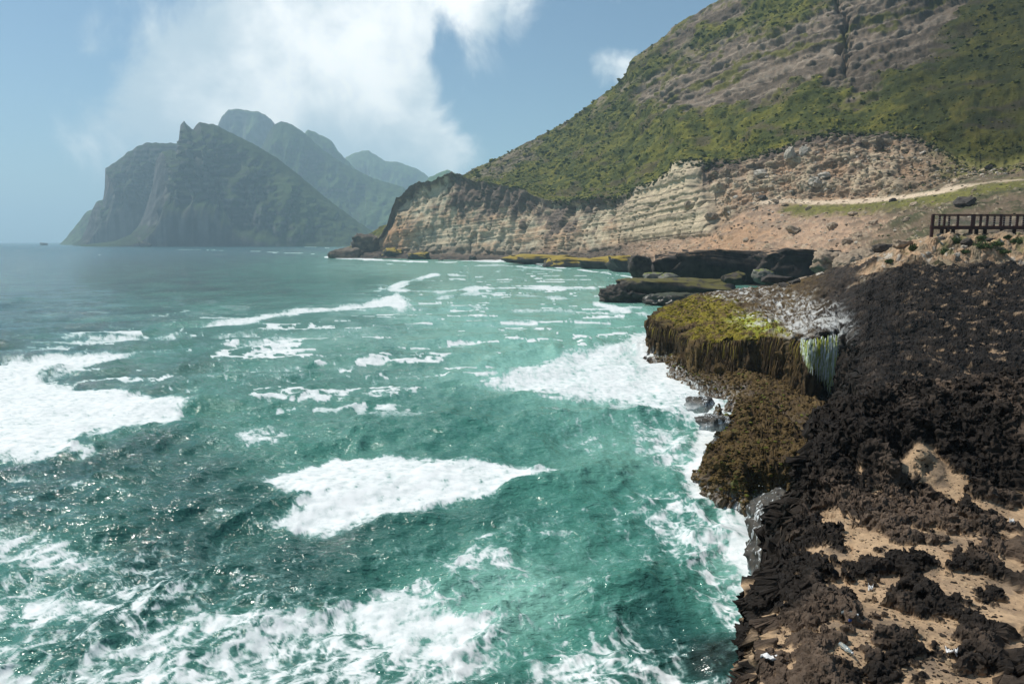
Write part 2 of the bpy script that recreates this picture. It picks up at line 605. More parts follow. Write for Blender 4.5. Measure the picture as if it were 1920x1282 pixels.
    f = np.maximum(f, np.clip(caps - .62, 0, 1) * 1.3 * sst(900, 200, u))
    f = np.clip(f, 0, 1.15)

    # ---- water body: bottle green offshore, milky aqua where the surf stirs it up
    aer = np.zeros_like(x)
    for (cu, cv, ru, rv, s) in ((1020, 560, 330, 90, .9), (1100, 690, 330, 110, .75), (940, 1130, 210, 110, .62), (1380, 1050, 120, 120, .6), (1150, 850, 300, 120, .42),
                                (760, 640, 420, 90, .42), (700, 780, 500, 120, .28), (1100, 1040, 180, 90, .35), (900, 500, 320, 30, .95), (1000, 620, 300, 90, .8), (950, 1130, 70, 35, .3)):
        aer = np.maximum(aer, s * np.exp(-((u - cu) / ru) ** 2 - ((v - cv) / rv) ** 2)) + .18 * s * np.exp(-((u - cu) / ru) ** 2 - ((v - cv) / rv) ** 2)
    aer = np.clip(aer + .08 + .16 * fbm2(x / 9, y / 14, 3) + .10 * near_foam, 0, 1)
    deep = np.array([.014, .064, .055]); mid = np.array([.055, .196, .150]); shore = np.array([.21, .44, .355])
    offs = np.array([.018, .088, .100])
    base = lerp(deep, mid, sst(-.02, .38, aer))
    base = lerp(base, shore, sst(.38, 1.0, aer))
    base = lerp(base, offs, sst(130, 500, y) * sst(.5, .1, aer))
    # a submerged rock shelf under the near edge
    shelf = sst(1.0, .2, np.hypot((u - 1330) / 120, (v - 1235) / 55) + .3 * big)
    base = lerp(base, np.array([.022, .03, .026]), shelf * .8)

    # ---- waves
    rs = np.random.RandomState(11)
    damp = sst(.6, 1.0, near_foam)
    dx = np.zeros_like(x); dy = np.zeros_like(x); dz = np.zeros_like(x)
    wvx = x + 1.2 * pn2(x / 7, y / 7); wvy = y + 1.2 * pn2(x / 7 + 50, y / 7)
    row = np.gradient(yr)
    foot = np.abs(np.repeat(row, len(a)))
    for i in range(46):
        L = 13.0 * (.32 / 13.0) ** (i / 45.0) * rs.uniform(.9, 1.1)
        th = math.radians(-72) + rs.normal() * (.38 if L > 4 else .75)
        kx, ky = math.cos(th), math.sin(th)
        k = 2 * math.pi / L
        am_ = .0105 * L ** .88 * rs.uniform(.6, 1.25)
        w = np.clip(L / (3.0 * foot) - .6, 0, 1)
        ph = k * (kx * wvx + ky * wvy) + rs.uniform(0, 6.28)
        g = am_ * w * (1 - .7 * damp * (1 if L < 4 else .4)) * (.65 + .7 * np.clip(.5 + big * .6, 0, 1))
        dz += g * np.cos(ph)
        dx -= .75 * kx * g * np.sin(ph); dy -= .75 * ky * g * np.sin(ph)
    lim = sst(2500, 300, y)
    fr = sst(2.0, .0, foot) * (1 - .75 * damp)
    dz += fr * (.13 * fbm2(x / 2.6 + 3, y / 1.5, 3, .55) + .035 * rid2(x / .75, y / .45, 3, .55))
    dz += fr * .02 * np.clip(f, 0, 1) * med
    # breakers rolling on to the ledges
    for pts, hgt, wd in (([(1040, 655), (1120, 648), (1190, 655), (1225, 660)], .55, 16), ([(1300, 1005), (1360, 1000), (1440, 1040)], .35, 30), ([(860, 493), (930, 489), (1000, 495)], 1.0, 4)):
        d = line_d(u, v * S, [(p[0], p[1] * S) for p in pts])
        dz += hgt * np.exp(-(d / wd) ** 2) * (1 + .5 * big)
    V = np.stack([x + dx * lim, y + dy * lim, dz * lim], -1)

    m, nt, p = new_mat('sea_water')
    geo = N(nt, 'ShaderNodeNewGeometry')
    pos = geo.outputs['Position']
    fa = attr_n(nt, 'foam').outputs['Fac']
    ca = attr_n(nt, 'col').outputs['Color']
    fn = noise_n(nt, pos, 5.5, 7, .68, .4)
    fn2 = noise_n(nt, pos, 1.1, 5, .6, .8)
    th_ = math_n(nt, 'ADD', fa, math_n(nt, 'MULTIPLY', math_n(nt, 'SUBTRACT', fn, .5), .55))
    th_ = math_n(nt, 'ADD', th_, math_n(nt, 'MULTIPLY', math_n(nt, 'SUBTRACT', fn2, .5), .25))
    foam = maprange(nt, th_, .40, .78)
    milky = maprange(nt, th_, .22, .62)
    body = mixc(nt, math_n(nt, 'MULTIPLY', milky, .45), ca, (.22, .42, .38))
    fw = mixc(nt, maprange(nt, math_n(nt, 'ADD', noise_n(nt, pos, 2.3, 6, .65), math_n(nt, 'MULTIPLY', math_n(nt, 'SUBTRACT', fa, .8), .5)), .3, .7), (.54, .60, .59), (.76, .78, .77))
    nt.links.new(mixc(nt, foam, body, fw), p.inputs['Base Color'])
    ch = attr_n(nt, 'chop').outputs['Fac']
    nt.links.new(math_n(nt, 'ADD', maprange(nt, foam, 0, 1, .0, .6, False), maprange(nt, ch, 0, 1, .10, .22, False)), p.inputs['Roughness'])
    p.inputs['IOR'].default_value = 1.333
    nt.links.new(maprange(nt, foam, 0, 1, .5, .15, False), p.inputs['Specular IOR Level'])
    mp = N(nt, 'ShaderNodeMapping')
    mp.inputs['Scale'].default_value = (.75, 1.5, 1.0)
    mp.inputs['Rotation'].default_value = (0, 0, .25)
    nt.links.new(pos, mp.inputs[0])
    w1 = noise_n(nt, mp.outputs[0], 2.8, 3, .6, .4)
    w2 = noise_n(nt, mp.outputs[0], .33, 4, .6, .2)
    hgt = math_n(nt, 'ADD', math_n(nt, 'MULTIPLY', w1, .17), math_n(nt, 'MULTIPLY', w2, .5))
    w3 = noise_n(nt, mp.outputs[0], .11, 5, .68, .3)
    mp4 = N(nt, 'ShaderNodeMapping')
    mp4.inputs['Scale'].default_value = (.45, .055, 1.0)
    mp4.inputs['Rotation'].default_value = (0, 0, .12)
    nt.links.new(pos, mp4.inputs[0])
    w4 = noise_n(nt, mp4.outputs[0], 1.0, 4, .65, .2)
    hgt = math_n(nt, 'ADD', hgt, math_n(nt, 'MULTIPLY', math_n(nt, 'MULTIPLY', w4, attr_n(nt, 'chop2').outputs['Fac']), 1.0))
    hgt = math_n(nt, 'ADD', hgt, math_n(nt, 'MULTIPLY', math_n(nt, 'MULTIPLY', w3, attr_n(nt, 'chop2').outputs['Fac']), 3.2))
    hgt = math_n(nt, 'ADD', hgt, math_n(nt, 'MULTIPLY', math_n(nt, 'MULTIPLY', foam, fn), .03))
    b = N(nt, 'ShaderNodeBump')
    nt.links.new(maprange(nt, foam, 0, 1, .9, .08, False), b.inputs['Strength'])
    b.inputs['Distance'].default_value = 1.0
    nt.links.new(hgt, b.inputs['Height'])
    nt.links.new(b.outputs[0], p.inputs['Normal'])
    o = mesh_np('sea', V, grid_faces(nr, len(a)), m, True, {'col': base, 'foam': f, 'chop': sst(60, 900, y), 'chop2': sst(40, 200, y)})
    tag(o, 'green sea streaked with white foam', None, None, 'structure')
    return o


build_sea()

# ------------------------------------------------------------------ far headland across the bay
HILL_MAT = terrain_mat('hill_surface', (.012, .06), .35, .95, .6, 6.0, .1)


def build_hill(name, sil, d_foot, d_ridge, seed, steep=1.0, rock=.5, nu=260, nv=130, gully=1.0, green=(.075, .115, .035), stone=(.075, .068, .064)):
    sil = np.array(sil, float)
    t = np.linspace(0, 1, nu)
    px = sil[0, 0] + (sil[-1, 0] - sil[0, 0]) * t
    py = np.interp(px, sil[:, 0], sil[:, 1])
    py = py + 1.6 * pn2(px / 9.0 + seed, px * 0 + seed) * sst(455, 430, py)
    stp = np.interp(px, *zip(*steep)) if isinstance(steep, list) else np.full(nu, steep)
    s = np.linspace(0, 1.6, nv)
    top = np.array([at_y(a, b, d_ridge) for a, b in zip(px, py)])
    H = np.maximum(top[:, 2], -3)
    P = np.zeros((nv, nu, 3))
    for i, q in enumerate(s):
        if q <= 1:
            hz = -4 + (H + 4) * q ** (1 / stp)
            yy = d_foot + (d_ridge - d_foot) * q
        else:
            hz = -4 + (H + 4) * (1 - ((q - 1) / .6) ** 1.3)
            yy = d_ridge + (d_ridge - d_foot) * (q - 1) * 2 + 0 * q
        P[i, :, 0] = top[:, 0] * min(yy / d_ridge, 1.0)
        P[i, :, 1] = yy
        P[i, :, 2] = hz
    n = grid_normals(P)
    n *= np.sign(n[..., 2:3] + 1e-9)
    x, y, z = P[..., 0], P[..., 1], P[..., 2]
    sc = H.max()
    env = sst(0, .12, s)[:, None] * (1 - .93 * np.exp(-((s - 1) / .16) ** 2))[:, None] * (1 - .75 * sst(.72, .97, (P[..., 2] + 4) / (H[None, :] + 4)))
    g1 = fbm3(x / (sc * .28), y / (sc * .9), z / (sc * .9) + seed, 4, .55)
    g2 = rid3(x / (sc * .12) + seed, y / (sc * .3), z / (sc * .35), 4, .55)
    g3 = fbm3(x / 22, y / 22, z / 9 + seed, 3)
    cl = sst(1.3, 2.4, stp)[None, :]
    rib = rid3(x / 30 + seed, y / 60, z / 260, 4, .55)
    led = pn2(z / 16 + .8 * g1, 0 * z + seed)
    disp = env * gully * (sc * .13 * g1 - sc * .07 * g2 + 5 * g3 + cl * (-24 * rib + 5 * led))
    disp = disp * np.clip(H / sc + .1, 0, 1)[None, :]
    dirn = n.copy(); dirn[..., 2] *= .25
    P = P + dirn * disp[..., None]
    nn = grid_normals(P); nn *= np.sign(nn[..., 2:3] + 1e-9)
    slope = nn[..., 2]
    strata = pn2(z / 7.0 + g1 * .6, 0 * z + seed)
    gm = sst(.30 + .4 * rock - .25, .62 + .4 * rock - .25, slope + .28 * g1 + .12 * g3 - .10 * cl)
    stone_c = lerp(np.array(stone) * .55, np.array(stone) * 1.9, sst(-.5, .6, strata + .5 * g3 + .4 * g1))
    green_c = lerp(np.array(green) * .7, np.array(green) * 1.35, sst(-.6, .6, g3 + g1 * .5))
    col = lerp(stone_c, green_c, gm)
    o = mesh_np(name, P.reshape(-1, 3), grid_faces(nv, nu), HILL_MAT, True, {'col': col.reshape(-1, 3)})
    tag(o, kind='structure')
    return o


hills = [
    ('headland', [(150, 459), (172, 457), (215, 452), (245, 440), (262, 420), (272, 395), (286, 350), (291, 302), (304, 284), (322, 280), (331, 284), (335, 262), (336, 236), (345, 226), (353, 236), (361, 243), (366, 236), (373, 228), (384, 231), (400, 232), (416, 240), (440, 252), (480, 272), (520, 296), (560, 328), (610, 370), (660, 408), (700, 436), (725, 459)], 1500, 1700, 3, [(150, 2.2), (300, 3.4), (370, 2.6), (440, 1.5), (560, 1.15), (720, 1.0)], .62, (.034, .050, .018), 'hazy green headland with a sheer sea cliff and notched summit', 1.0),
    ('headland', [(135, 459), (152, 448), (163, 425), (173, 392), (180, 379), (193, 374), (196, 352), (194, 335), (193, 318), (206, 310), (218, 303), (240, 285), (262, 272), (276, 267), (300, 268), (335, 268), (360, 300), (420, 459)], 1820, 1940, 8, [(135, 2.0), (200, 4.5), (260, 2.6), (420, 2)], .7, (.033, .048, .022), 'blunt hazy headland stepping into the sea behind the notched peak', .8),
    ('hill', [(112, 458), (124, 446), (138, 428), (152, 410), (163, 396), (172, 393), (190, 410), (230, 458)], 2300, 2420, 12, 1.3, .5, (.07, .10, .04), 'faint low point at the seaward end of the headland', .8),
    ('hill', [(380, 459), (430, 400), (470, 320), (497, 262), (507, 240), (518, 230), (528, 227), (545, 231), (570, 248), (600, 276), (640, 304), (700, 334), (755, 350), (790, 380), (830, 459)], 2300, 2620, 17, 1.0, .2, (.05, .078, .026), 'rounded green summit behind the notched peak', .8),
    ('mountain', [(330, 459), (398, 300), (408, 236), (416, 216), (428, 206), (445, 203), (470, 208), (486, 209), (500, 216), (516, 232), (560, 320), (620, 459)], 2950, 3150, 23, 1.4, .65, (.08, .11, .05), 'pale rocky summit just under the cloud', .9),
    ('mountain', [(520, 459), (560, 262), (576, 243), (590, 247), (604, 254), (614, 259), (622, 264), (632, 280), (648, 298), (700, 350), (780, 459)], 2750, 3050, 29, 1.2, .4, (.08, .12, .045), 'thin pale ridge running down from the cloud', .8),
    ('mountain', [(560, 459), (625, 330), (646, 296), (665, 286), (690, 281), (704, 290), (722, 302), (745, 303), (765, 310), (786, 318), (800, 329), (826, 345), (900, 459)], 3500, 3900, 33, 1.1, .3, (.09, .13, .05), 'palest blue ridge at the head of the bay', .8),
    ('hill', [(760, 459), (790, 345), (806, 332), (822, 324), (838, 318), (850, 322), (880, 340), (950, 459)], 2300, 2500, 37, 1.0, .1, (.10, .17, .035), 'small bright green knoll above the pale cliff', .6),
    ('hill', [(690, 459), (706, 452), (722, 425), (740, 392), (756, 362), (775, 350), (800, 344), (830, 340), (900, 345), (960, 459)], 1250, 1400, 41, 1.0, .1, (.10, .17, .035), 'bright green valley slope between headland and pale cliff', .7),
]
for nm, sil, df, dr, sd, st, rk, gc, lab, gu in hills:
    fine = df < 2000 and sd < 30 or sd == 17
    o = build_hill(nm, sil, df, dr, sd, st, rk, nu=240 if fine else 130, nv=120 if fine else 70, gully=gu, green=gc)
    o['label'] = lab

# ------------------------------------------------------------------ cliff, scree and mountain on the land side
# each line runs along the shore: (px of the sight line, py, distance ahead in metres)
L_FOOT = [(640, 483, 470), (700, 484, 455), (740, 484, 450), (800, 486, 432), (870, 488, 410), (950, 491, 380), (1020, 494, 350), (1080, 499, 312), (1150, 505, 280), (1200, 512, 240), (1260, 520, 205), (1340, 520, 190), (1450, 515, 165), (1560, 520, 130), (1640, 515, 112), (1720, 505, 100), (1800, 480, 92), (1920, 462, 90), (2150, 470, 90), (2500, 480, 90)]
L_SHELF = [(640, 482, 474), (700, 478, 462), (740, 477, 458), (800, 479, 442), (870, 481, 420), (950, 482, 395), (1020, 482, 368), (1080, 484, 340), (1150, 488, 312), (1200, 490, 280), (1260, 488, 240), (1340, 488, 212), (1450, 478, 180), (1560, 488, 146), (1640, 486, 128), (1720, 470, 112), (1800, 446, 100), (1920, 430, 98), (2150, 430, 98), (2500, 430, 98)]
L_CFOOT = [(640, 481, 476), (700, 470, 468), (720, 468, 470), (740, 470, 466), (800, 470, 452), (870, 472, 430), (950, 473, 404), (1020, 472, 380), (1080, 470, 352), (1150, 464, 326), (1200, 456, 300), (1260, 448, 270), (1330, 440, 236), (1380, 402, 232), (1450, 384, 228), (1560, 377, 214), (1660, 371, 200), (1750, 352, 186), (1830, 334, 176), (1920, 325, 165), (2150, 300, 150), (2500, 270, 140)]
L_CTOP = [(640, 480.5, 478), (690, 476, 480), (706, 452, 482), (714, 440, 484), (724, 420, 490), (734, 388, 494), (742, 372, 496), (752, 366, 497), (764, 352, 496), (775, 344, 494), (786, 341, 490), (800, 341, 486), (815, 336, 482), (830, 327, 478), (845, 322, 474), (858, 325, 470), (870, 330, 466), (884, 338, 462), (900, 340, 456), (920, 341, 450), (940, 347, 444), (960, 350, 438), (985, 358, 430), (1005, 366, 424), (1020, 374, 418), (1040, 378, 408), (1080, 374, 386), (1110, 370, 372), (1150, 372, 356), (1170, 366, 350), (1190, 352, 340), (1220, 344, 324), (1250, 328, 308), (1265, 306, 296), (1285, 300, 290), (1320, 305, 284), (1370, 304, 272), (1420, 294, 262), (1470, 276, 252), (1510, 258, 246), (1560, 250, 240), (1610, 254, 236), (1660, 250, 230), (1710, 256, 222), (1760, 280, 208), (1800, 302, 190), (1840, 318, 180), (1920, 305, 175), (2150, 280, 162), (2500, 250, 155)]
L_RIDGE = [(640, 470, 560), (740, 410, 570), (800, 368, 572), (850, 338, 565), (880, 321, 560), (905, 308, 556), (930, 296, 552), (960, 280, 548), (985, 266, 542), (1010, 254, 536), (1040, 240, 530), (1065, 222, 522), (1100, 200, 512), (1130, 176, 504), (1150, 160, 500), (1170, 140, 494), (1186, 108, 490), (1210, 92, 482), (1250, 62, 470), (1280, 36, 460), (1300, 25, 455), (1320, 10, 448), (1345, -2, 442), (1420, -45, 426), (1550, -90, 402), (1700, -140, 388), (1920, -210, 366), (2150, -260, 345), (2500, -300, 330)]


def build_far():
    pxs = np.concatenate([np.linspace(640, 2060, 700), np.linspace(2066, 2500, 36)])
    nu = len(pxs)

    def line(L):
        L = np.array(L, float)
        return np.interp(pxs, L[:, 0], L[:, 1]), pchip(pxs, L[:, 0], L[:, 2])

    def world(py, d):
        return np.array([at_y(a, b, c) for a, b, c in zip(pxs, py, d)])
    foot = world(*line(L_FOOT))
    shelf = world(*line(L_SHELF))
    pyc, dc = line(L_CFOOT)
    cfoot = world(pyc + 5.5 * sst(1180, 1080, pxs) * sst(690, 740, pxs), dc)
    pyt, dt = line(L_CTOP)
    d_cf = line(L_CFOOT)[1]
    ctop_s = world(pyt, dt)
    dt = dt + (d_cf + .42 * (dt - d_cf) - dt) * sst(1420, 1260, pxs)
    pyt = pyt + (3.2 * pn2(pxs / 11.0, pxs * 0 + 3.3) + 2.2 * pn2(pxs / 4.0, pxs * 0 + 8.3)) * sst(690, 730, pxs)
    ctop = world(pyt, dt)
    pyr, dr = line(L_RIDGE)
    kk = np.exp(-np.linspace(-2, 2, 13) ** 2); kk /= kk.sum()
    pyr = np.convolve(np.pad(pyr, 6, 'edge'), kk, 'valid') + 2.0 * pn2(pxs / 40.0, pxs * 0 + 1.3) * sst(860, 900, pxs)
    ridge = world(pyr, dr)
    base = foot.copy(); base[:, 2] = -3; base[:, 1] -= 4
    # small set-back bench behind the cliff edge, then the long slope
    w = sst(860, 1020, pxs)[:, None]
    ctop_s[:, 2] = np.convolve(np.pad(ctop_s[:, 2], 6, 'edge'), kk, 'valid')
    bench_h = ctop.copy(); bench_h[:, 1] += 26; bench_h[:, 0] += .02 * bench_h[:, 0]; bench_h[:, 2] -= 14
    bench_m = ctop_s * .93 + ridge * .07
    bench_m[:, 2] += -.4 + 0 * bench_m[:, 2]
    bench = bench_h * (1 - w) + bench_m * w
    mid = bench * .5 + ridge * .5
    mid[:, 2] += -.06 * (ridge[:, 2] - bench[:, 2])
    back = ridge.copy(); back[:, 1] += 160; back[:, 0] *= 1.15; back[:, 2] = np.maximum(back[:, 2] * .55 - 10, -3)
    lines = [base, foot, shelf, cfoot, ctop, bench, mid, ridge, back]
    counts = [4, 20, 52, 150, 26, 80, 90, 10]
    rows, kv = [], []
    for i, c in enumerate(counts):
        for q in range(c):
            t = q / c
            rows.append(lines[i] * (1 - t) + lines[i + 1] * t); kv.append(i + t)
    rows.append(lines[-1]); kv.append(len(lines) - 1.0)
    P = np.array(rows); kv = np.array(kv)
    # round the creases a little
    Q = P.copy()
    for _ in range(2):
        Q[1:-1] = .25 * Q[:-2] + .5 * Q[1:-1] + .25 * Q[2:]
    keep = np.exp(-((kv - 4) / .04) ** 2)[:, None, None]
    P = Q * (1 - keep) + P * keep
    n = grid_normals(P)
    n = n * np.sign(np.median(-(n * P).sum(2)))
    x, y, z = P[..., 0], P[..., 1], P[..., 2]
    u = np.broadcast_to(pxs[None, :], x.shape)
    _, vv = proj(P)
    KV = np.broadcast_to(kv[:, None], x.shape)

    # ---- what each stretch is made of
    nb = fbm3(x / 26, y / 26, z / 26, 4, .55)
    nf = fbm3(x / 4.5, y / 4.5, z / 4.5, 4, .6)
    cliff = sst(2.95, 3.02, KV) * sst(4.12, 4.02, KV)
    slopeg = sst(3.98, 4.12, KV + .05 * nb)
    scree = sst(1.9, 2.05, KV) * sst(3.08, 2.96, KV)
    shelfm = sst(2.08, 1.92, KV)
    right = sst(1300, 1360, u + 25 * nb)          # loose scarp instead of a bedded wall
    bedded = cliff * (1 - right)
    # the bedded tower at the end of the wall
    tower = cliff * sst(14, -14, poly_sd(u, vv, [(1150, 395), (1190, 352), (1262, 300), (1320, 300), (1312, 350), (1335, 385), (1330, 440), (1280, 445), (1230, 450), (1165, 452)]) + 8 * nb)
    # grey layered rock band high on the mountain
    sd_band = poly_sd(u, vv, [(1175, 168), (1225, 138), (1300, 105), (1400, 62), (1490, 30), (1580, 2), (1700, -40), (1800, -60), (1790, 40), (1740, 110), (1660, 158), (1640, 172), (1600, 178), (1590, 150), (1500, 168), (1420, 206), (1320, 222), (1250, 212), (1195, 190)])
    band = slopeg * sst(10, -10, sd_band + 26 * nb + 10 * nf)
    crag = slopeg * sst(.1, .45, nb + .3 * nf) * sst(40, 5, np.abs(vv - np.broadcast_to(pyr[None, :], x.shape))) * .9
    dirt_m = slopeg * sst(16, -8, sd_band + 22 * nf) * 0
    sd_crag = poly_sd(u, vv, [(1186, 110), (1300, 25), (1420, -60), (1420, 0), (1320, 60), (1260, 90), (1200, 118)])
    crag = np.maximum(crag, slopeg * sst(10, -8, sd_crag + 25 * nb))
    sd_c2 = poly_sd(u, vv, [(900, 315), (960, 285), (1010, 265), (1000, 290), (950, 312), (905, 330)])
    crag = np.maximum(crag, .7 * slopeg * sst(8, -6, sd_c2 + 16 * nb))
    rockup = np.maximum(band, crag)

    # ---- relief
    tilt = z - .10 * x + .02 * y                    # beds dip gently towards the sea
    tiltm = z - .22 * x + .10 * y
    warp = .45 * nb
    l1 = pn2(tilt / 2.6 + warp, 0 * z + 3.1)
    l2 = pn2(tilt / .9 + warp * 1.5, 0 * z + 7.7)
    vert = rid3(x / 7, y / 7, z / 40, 3, .55)
    vert2 = rid3(x / 2.2 + 9, y / 2.2, z / 16, 3, .55)
    blocky = fbm3(x / 9, y / 9, z / 9, 4, .6)
    rub = fbm3(x / 2.1, y / 2.1, z / 2.1, 4, .65)
    rubr = rid3(x / 3.2 + 5, y / 3.2, z / 3.2, 3, .55)
    upper = .35 + .65 * sst(.45, .8, KV - 3 + .3 * nb)
    disp = bedded * (3.0 * nb - 2.3 * vert * upper +   .20 * np.tanh(5 * l1) + .12 * np.sign(l2) * np.abs(l2) ** .6 - .3 * vert2 * upper + .6 * blocky * upper - .2)
    disp += tower * (2.0 - 2.4 * nb + .22 * np.tanh(5 * l1) + 1.1 * vert * upper)
    disp += cliff * right * (3.4 * blocky + 2.0 * nb + .55 * rub + .5 * rubr - .6 + 1.2 * np.sign(l1) * np.abs(l1) ** .5 * sst(1560, 1420, u))
    disp += scree * (1.3 * nb + 1.1 * nf + .8 * rub * sst(1000, 1250, u) + .5 * np.sign(l1) * np.abs(l1) ** .5)
    disp += shelfm * (1.2 * nf + .6 * rub)
    crack_g = sst(.06, .015, np.abs(pn3(x / 6 + 3, y / 6, z / 45)))
    lm = pn2(tiltm / 3.6 + nb, 0 * z + 5.5)
    lm2 = pn2(tiltm / 1.5 + nb * 1.5, 0 * z + 2.5)
    bush = np.clip(rub, -.2, 1)
    disp += slopeg * (1 - rockup) * (5 * nb * sst(4.1, 4.8, KV) + .8 * nf + .7 * bush)
    disp += rockup * (3.0 * nb + 1.3 * np.sign(lm) * np.abs(lm) ** .5 + .9 * np.sign(lm2) * np.abs(lm2) ** .5 + 1.6 * nf + 1.5 * blocky - 1.2 * vert)
    # a deep chimney cut into the layered band
    ch = np.exp(-((u - (1585 + .10 * (vv - 60) + 26 * nb + 9 * nf)) / (7.0 + 4 * nf.clip(-1, 1))) ** 2) * sst(150, 110, vv) * slopeg
    disp -= 12 * ch + bedded * (1.8 * crack_g)
    edge = 1 - .85 * np.exp(-((KV - 4) / .06) ** 2) - .45 * np.exp(-((KV - 7) / .06) ** 2)
    disp *= edge
    # the path is a levelled strip across the slope
    PATH = [(1420, 381), (1480, 376), (1530, 380), (1620, 377), (1700, 369), (1760, 360), (1800, 350), (1830, 345), (1870, 340), (1930, 336), (2100, 330)]
    dpath = line_d(u, vv * 1.5, [(a, b * 1.5) for a, b in PATH])
    pw = 1 - .62 * sst(1790, 1840, u)
    path = sst(8.5, 3.5, dpath / pw + 2.5 * rub) * sst(1400, 1440, u) * (1 - .45 * sst(1800, 1840, u))
    fork = sst(4.0, 1.5, line_d(u, vv * 1.5, [(a, b * 1.5) for a, b in [(1760, 358), (1790, 340), (1830, 324), (1850, 312)]]) + 1.5 * rub)
    disp *= (1 - .9 * sst(22, 6, dpath) * sst(1400, 1440, u))
    dirn = n.copy()
    dirn[..., 2] *= .4
    P = P + dirn * disp[..., None]

    # ---- colour of the ground, with vignetting put in towards the right
    tan = np.array([.42, .275, .17]); pale = np.array([.54, .44, .30]); cream = np.array([.52, .46, .32]); dark = np.array([.13, .10, .08]); orange = np.array([.44, .25, .13])
    gre = np.array([.33, .35, .27]); blk = np.array([.035, .03, .026])
    c_bed = lerp(pale * .92, tan, sst(-.45, .35, nb + .4 * l1 + .3 * nf))
    c_bed = lerp(c_bed, cream, .45 * sst(0, .5, l2))
    c_bed = lerp(c_bed, gre * .9, .35 * sst(.0, .6, fbm3(x / 14 + 4, y / 14, z / 5, 3)))
    rel = KV - 3
    c_bed = lerp(c_bed, dark * 1.1, sst(.46, .86, rel + .42 * nb + .22 * nf))
    c_bed = lerp(c_bed, orange * 1.05, .75 * sst(790, 735, u + 30 * nf) * sst(.8, .6, rel))
    c_bed = lerp(c_bed, dark, .6 * sst(.16, .04, rel + .05 * nf))
    stain = sst(.25, .7, pn3(x / 2.4, y / 2.4, z / 22) + .25 * nf)
    c_bed = lerp(c_bed, dark * 1.4, .5 * stain)
    c_tow = lerp(np.array([.52, .42, .285]), np.array([.38, .31, .215]), sst(-.4, .4, l1 + .5 * l2))
    c_tow = lerp(c_tow, pale * 1.05, sst(335, 310, vv))
    c_tow = lerp(c_tow, dark * 1.5, .7 * sst(.45, .6, pn2(tilt / 1.4 + warp, 0 * z + 1.7)))
    c_bed = lerp(c_bed, c_tow, tower)
    bedline = sst(.10, .03, np.abs(pn2(tilt / 1.5 + .5 * nb, 0 * z + 21.1))) * sst(.0, .3, pn3(x / 9, y / 9, z / 5))
    crack = sst(.05, .015, np.abs(pn3(x / 6 + 3, y / 6, z / 45))) * sst(-.1, .2, pn3(x / 15, y / 15, z / 9 + 8))
    c_bed = lerp(c_bed, dark * .9, .7 * np.maximum(bedline, crack))
    c_sca = lerp(np.array([.36, .25, .165]), np.array([.20, .145, .10]), sst(-.4, .4, rub + .5 * nb))
    c_sca = lerp(c_sca, pale * .9, .65 * sst(.34, .75, rubr * .4 + blocky * .7 + .3 * nf))
    c_sca = lerp(c_sca, np.array([.40, .26, .16]), .7 * sst(.0, .5, -blocky - .4 * nb))
    c_sca = lerp(c_sca, dark * .9, sst(.74, .98, rel + .2 * nf))
    c_sca = lerp(c_sca, np.array([.17, .13, .085]), .75 * sst(1640, 1780, u + 30 * nf))
    c_scr = lerp(np.array([.40, .27, .18]), np.array([.26, .185, .13]), sst(-.4, .5, nf + .6 * rub))
    c_scr = lerp(c_scr, np.array([.115, .09, .06]), .9 * sst(1570, 1690, u + 40 * nf + 20 * nb))  # dark soil brown, partly lens vignetting put into the colour
    c_scr = lerp(c_scr, np.array([.055, .062, .028]), .8 * sst(1620, 1740, u + 30 * nf) * sst(.05, .5, nf + .5 * nb))
    c_scr = lerp(c_scr, pale, .45 * sst(.5, .8, rub))
    c_scr = lerp(c_scr, orange, .4 * sst(30, -10, poly_sd(u, vv, [(1290, 500), (1330, 455), (1400, 425), (1440, 440), (1400, 480)]) + 25 * nf))
    tail = sst(1240, 1120, u + 20 * nf)
    c_scr = lerp(c_scr, dark * .75, tail * .95)
    grassm = sst(8, -5, poly_sd(u, vv, [(1460, 396), (1480, 382), (1540, 384), (1640, 379), (1760, 361), (1860, 344), (1930, 338), (2200, 330), (2200, 345), (1930, 352), (1800, 372), (1700, 388), (1600, 398), (1500, 404)]) + 6 * nf) * sst(3.3, 3.05, KV)
    grassm = np.maximum(grassm, .8 * sst(1740, 1800, u + 20 * nf) * sst(3.02, 3.3, KV) * sst(4.35, 4.0, KV + .1 * nf))
    c_she = lerp(blk * 1.4, dark * .9, sst(-.2, .6, nf))
    green_a = np.array([.165, .160, .030]); green_b = np.array([.075, .088, .024]); soil = np.array([.12, .09, .06])
    gm = fbm3(x / 11 + 3, y / 11, z / 11, 4, .6)
    c_grn = lerp(green_b, green_a, sst(-.5, .5, gm + .3 * rub))
    c_grn = lerp(c_grn, np.array([.23, .20, .04]), .75 * sst(.35, .75, fbm3(x / 5 + 30, y / 5, z / 5, 3) + .25 * gm))
    c_grn = lerp(c_grn, green_b * .75, .7 * sst(.2, .6, fbm3(x / 3 - 12, y / 3, z / 3, 3)))
    c_grn = lerp(c_grn, soil, .65 * sst(.35, .6, fbm3(x / 18 + 70, y / 18, z / 9, 3) + .15 * nf))
    c_rck = lerp(np.array([.20, .155, .115]), np.array([.095, .074, .055]), sst(-.25, .25, lm + .3 * nf))
    c_rck = lerp(c_rck, np.array([.31, .255, .195]), .6 * sst(.2, .5, lm2 + .4 * nf))
    c_rck = lerp(c_rck, green_a * .7, .8 * sst(.22, .42, pn2(tiltm / 6 + 2 * nb, 0 * z + 9.5) + .35 * nf + .3 * blocky))
    c_grn = c_grn * .76
    c_grn = c_grn * (1 - .58 * sst(1500, 1850, u + 60 * nb))[..., None]      # dark scrub to the right, lens vignetting put into its colour too
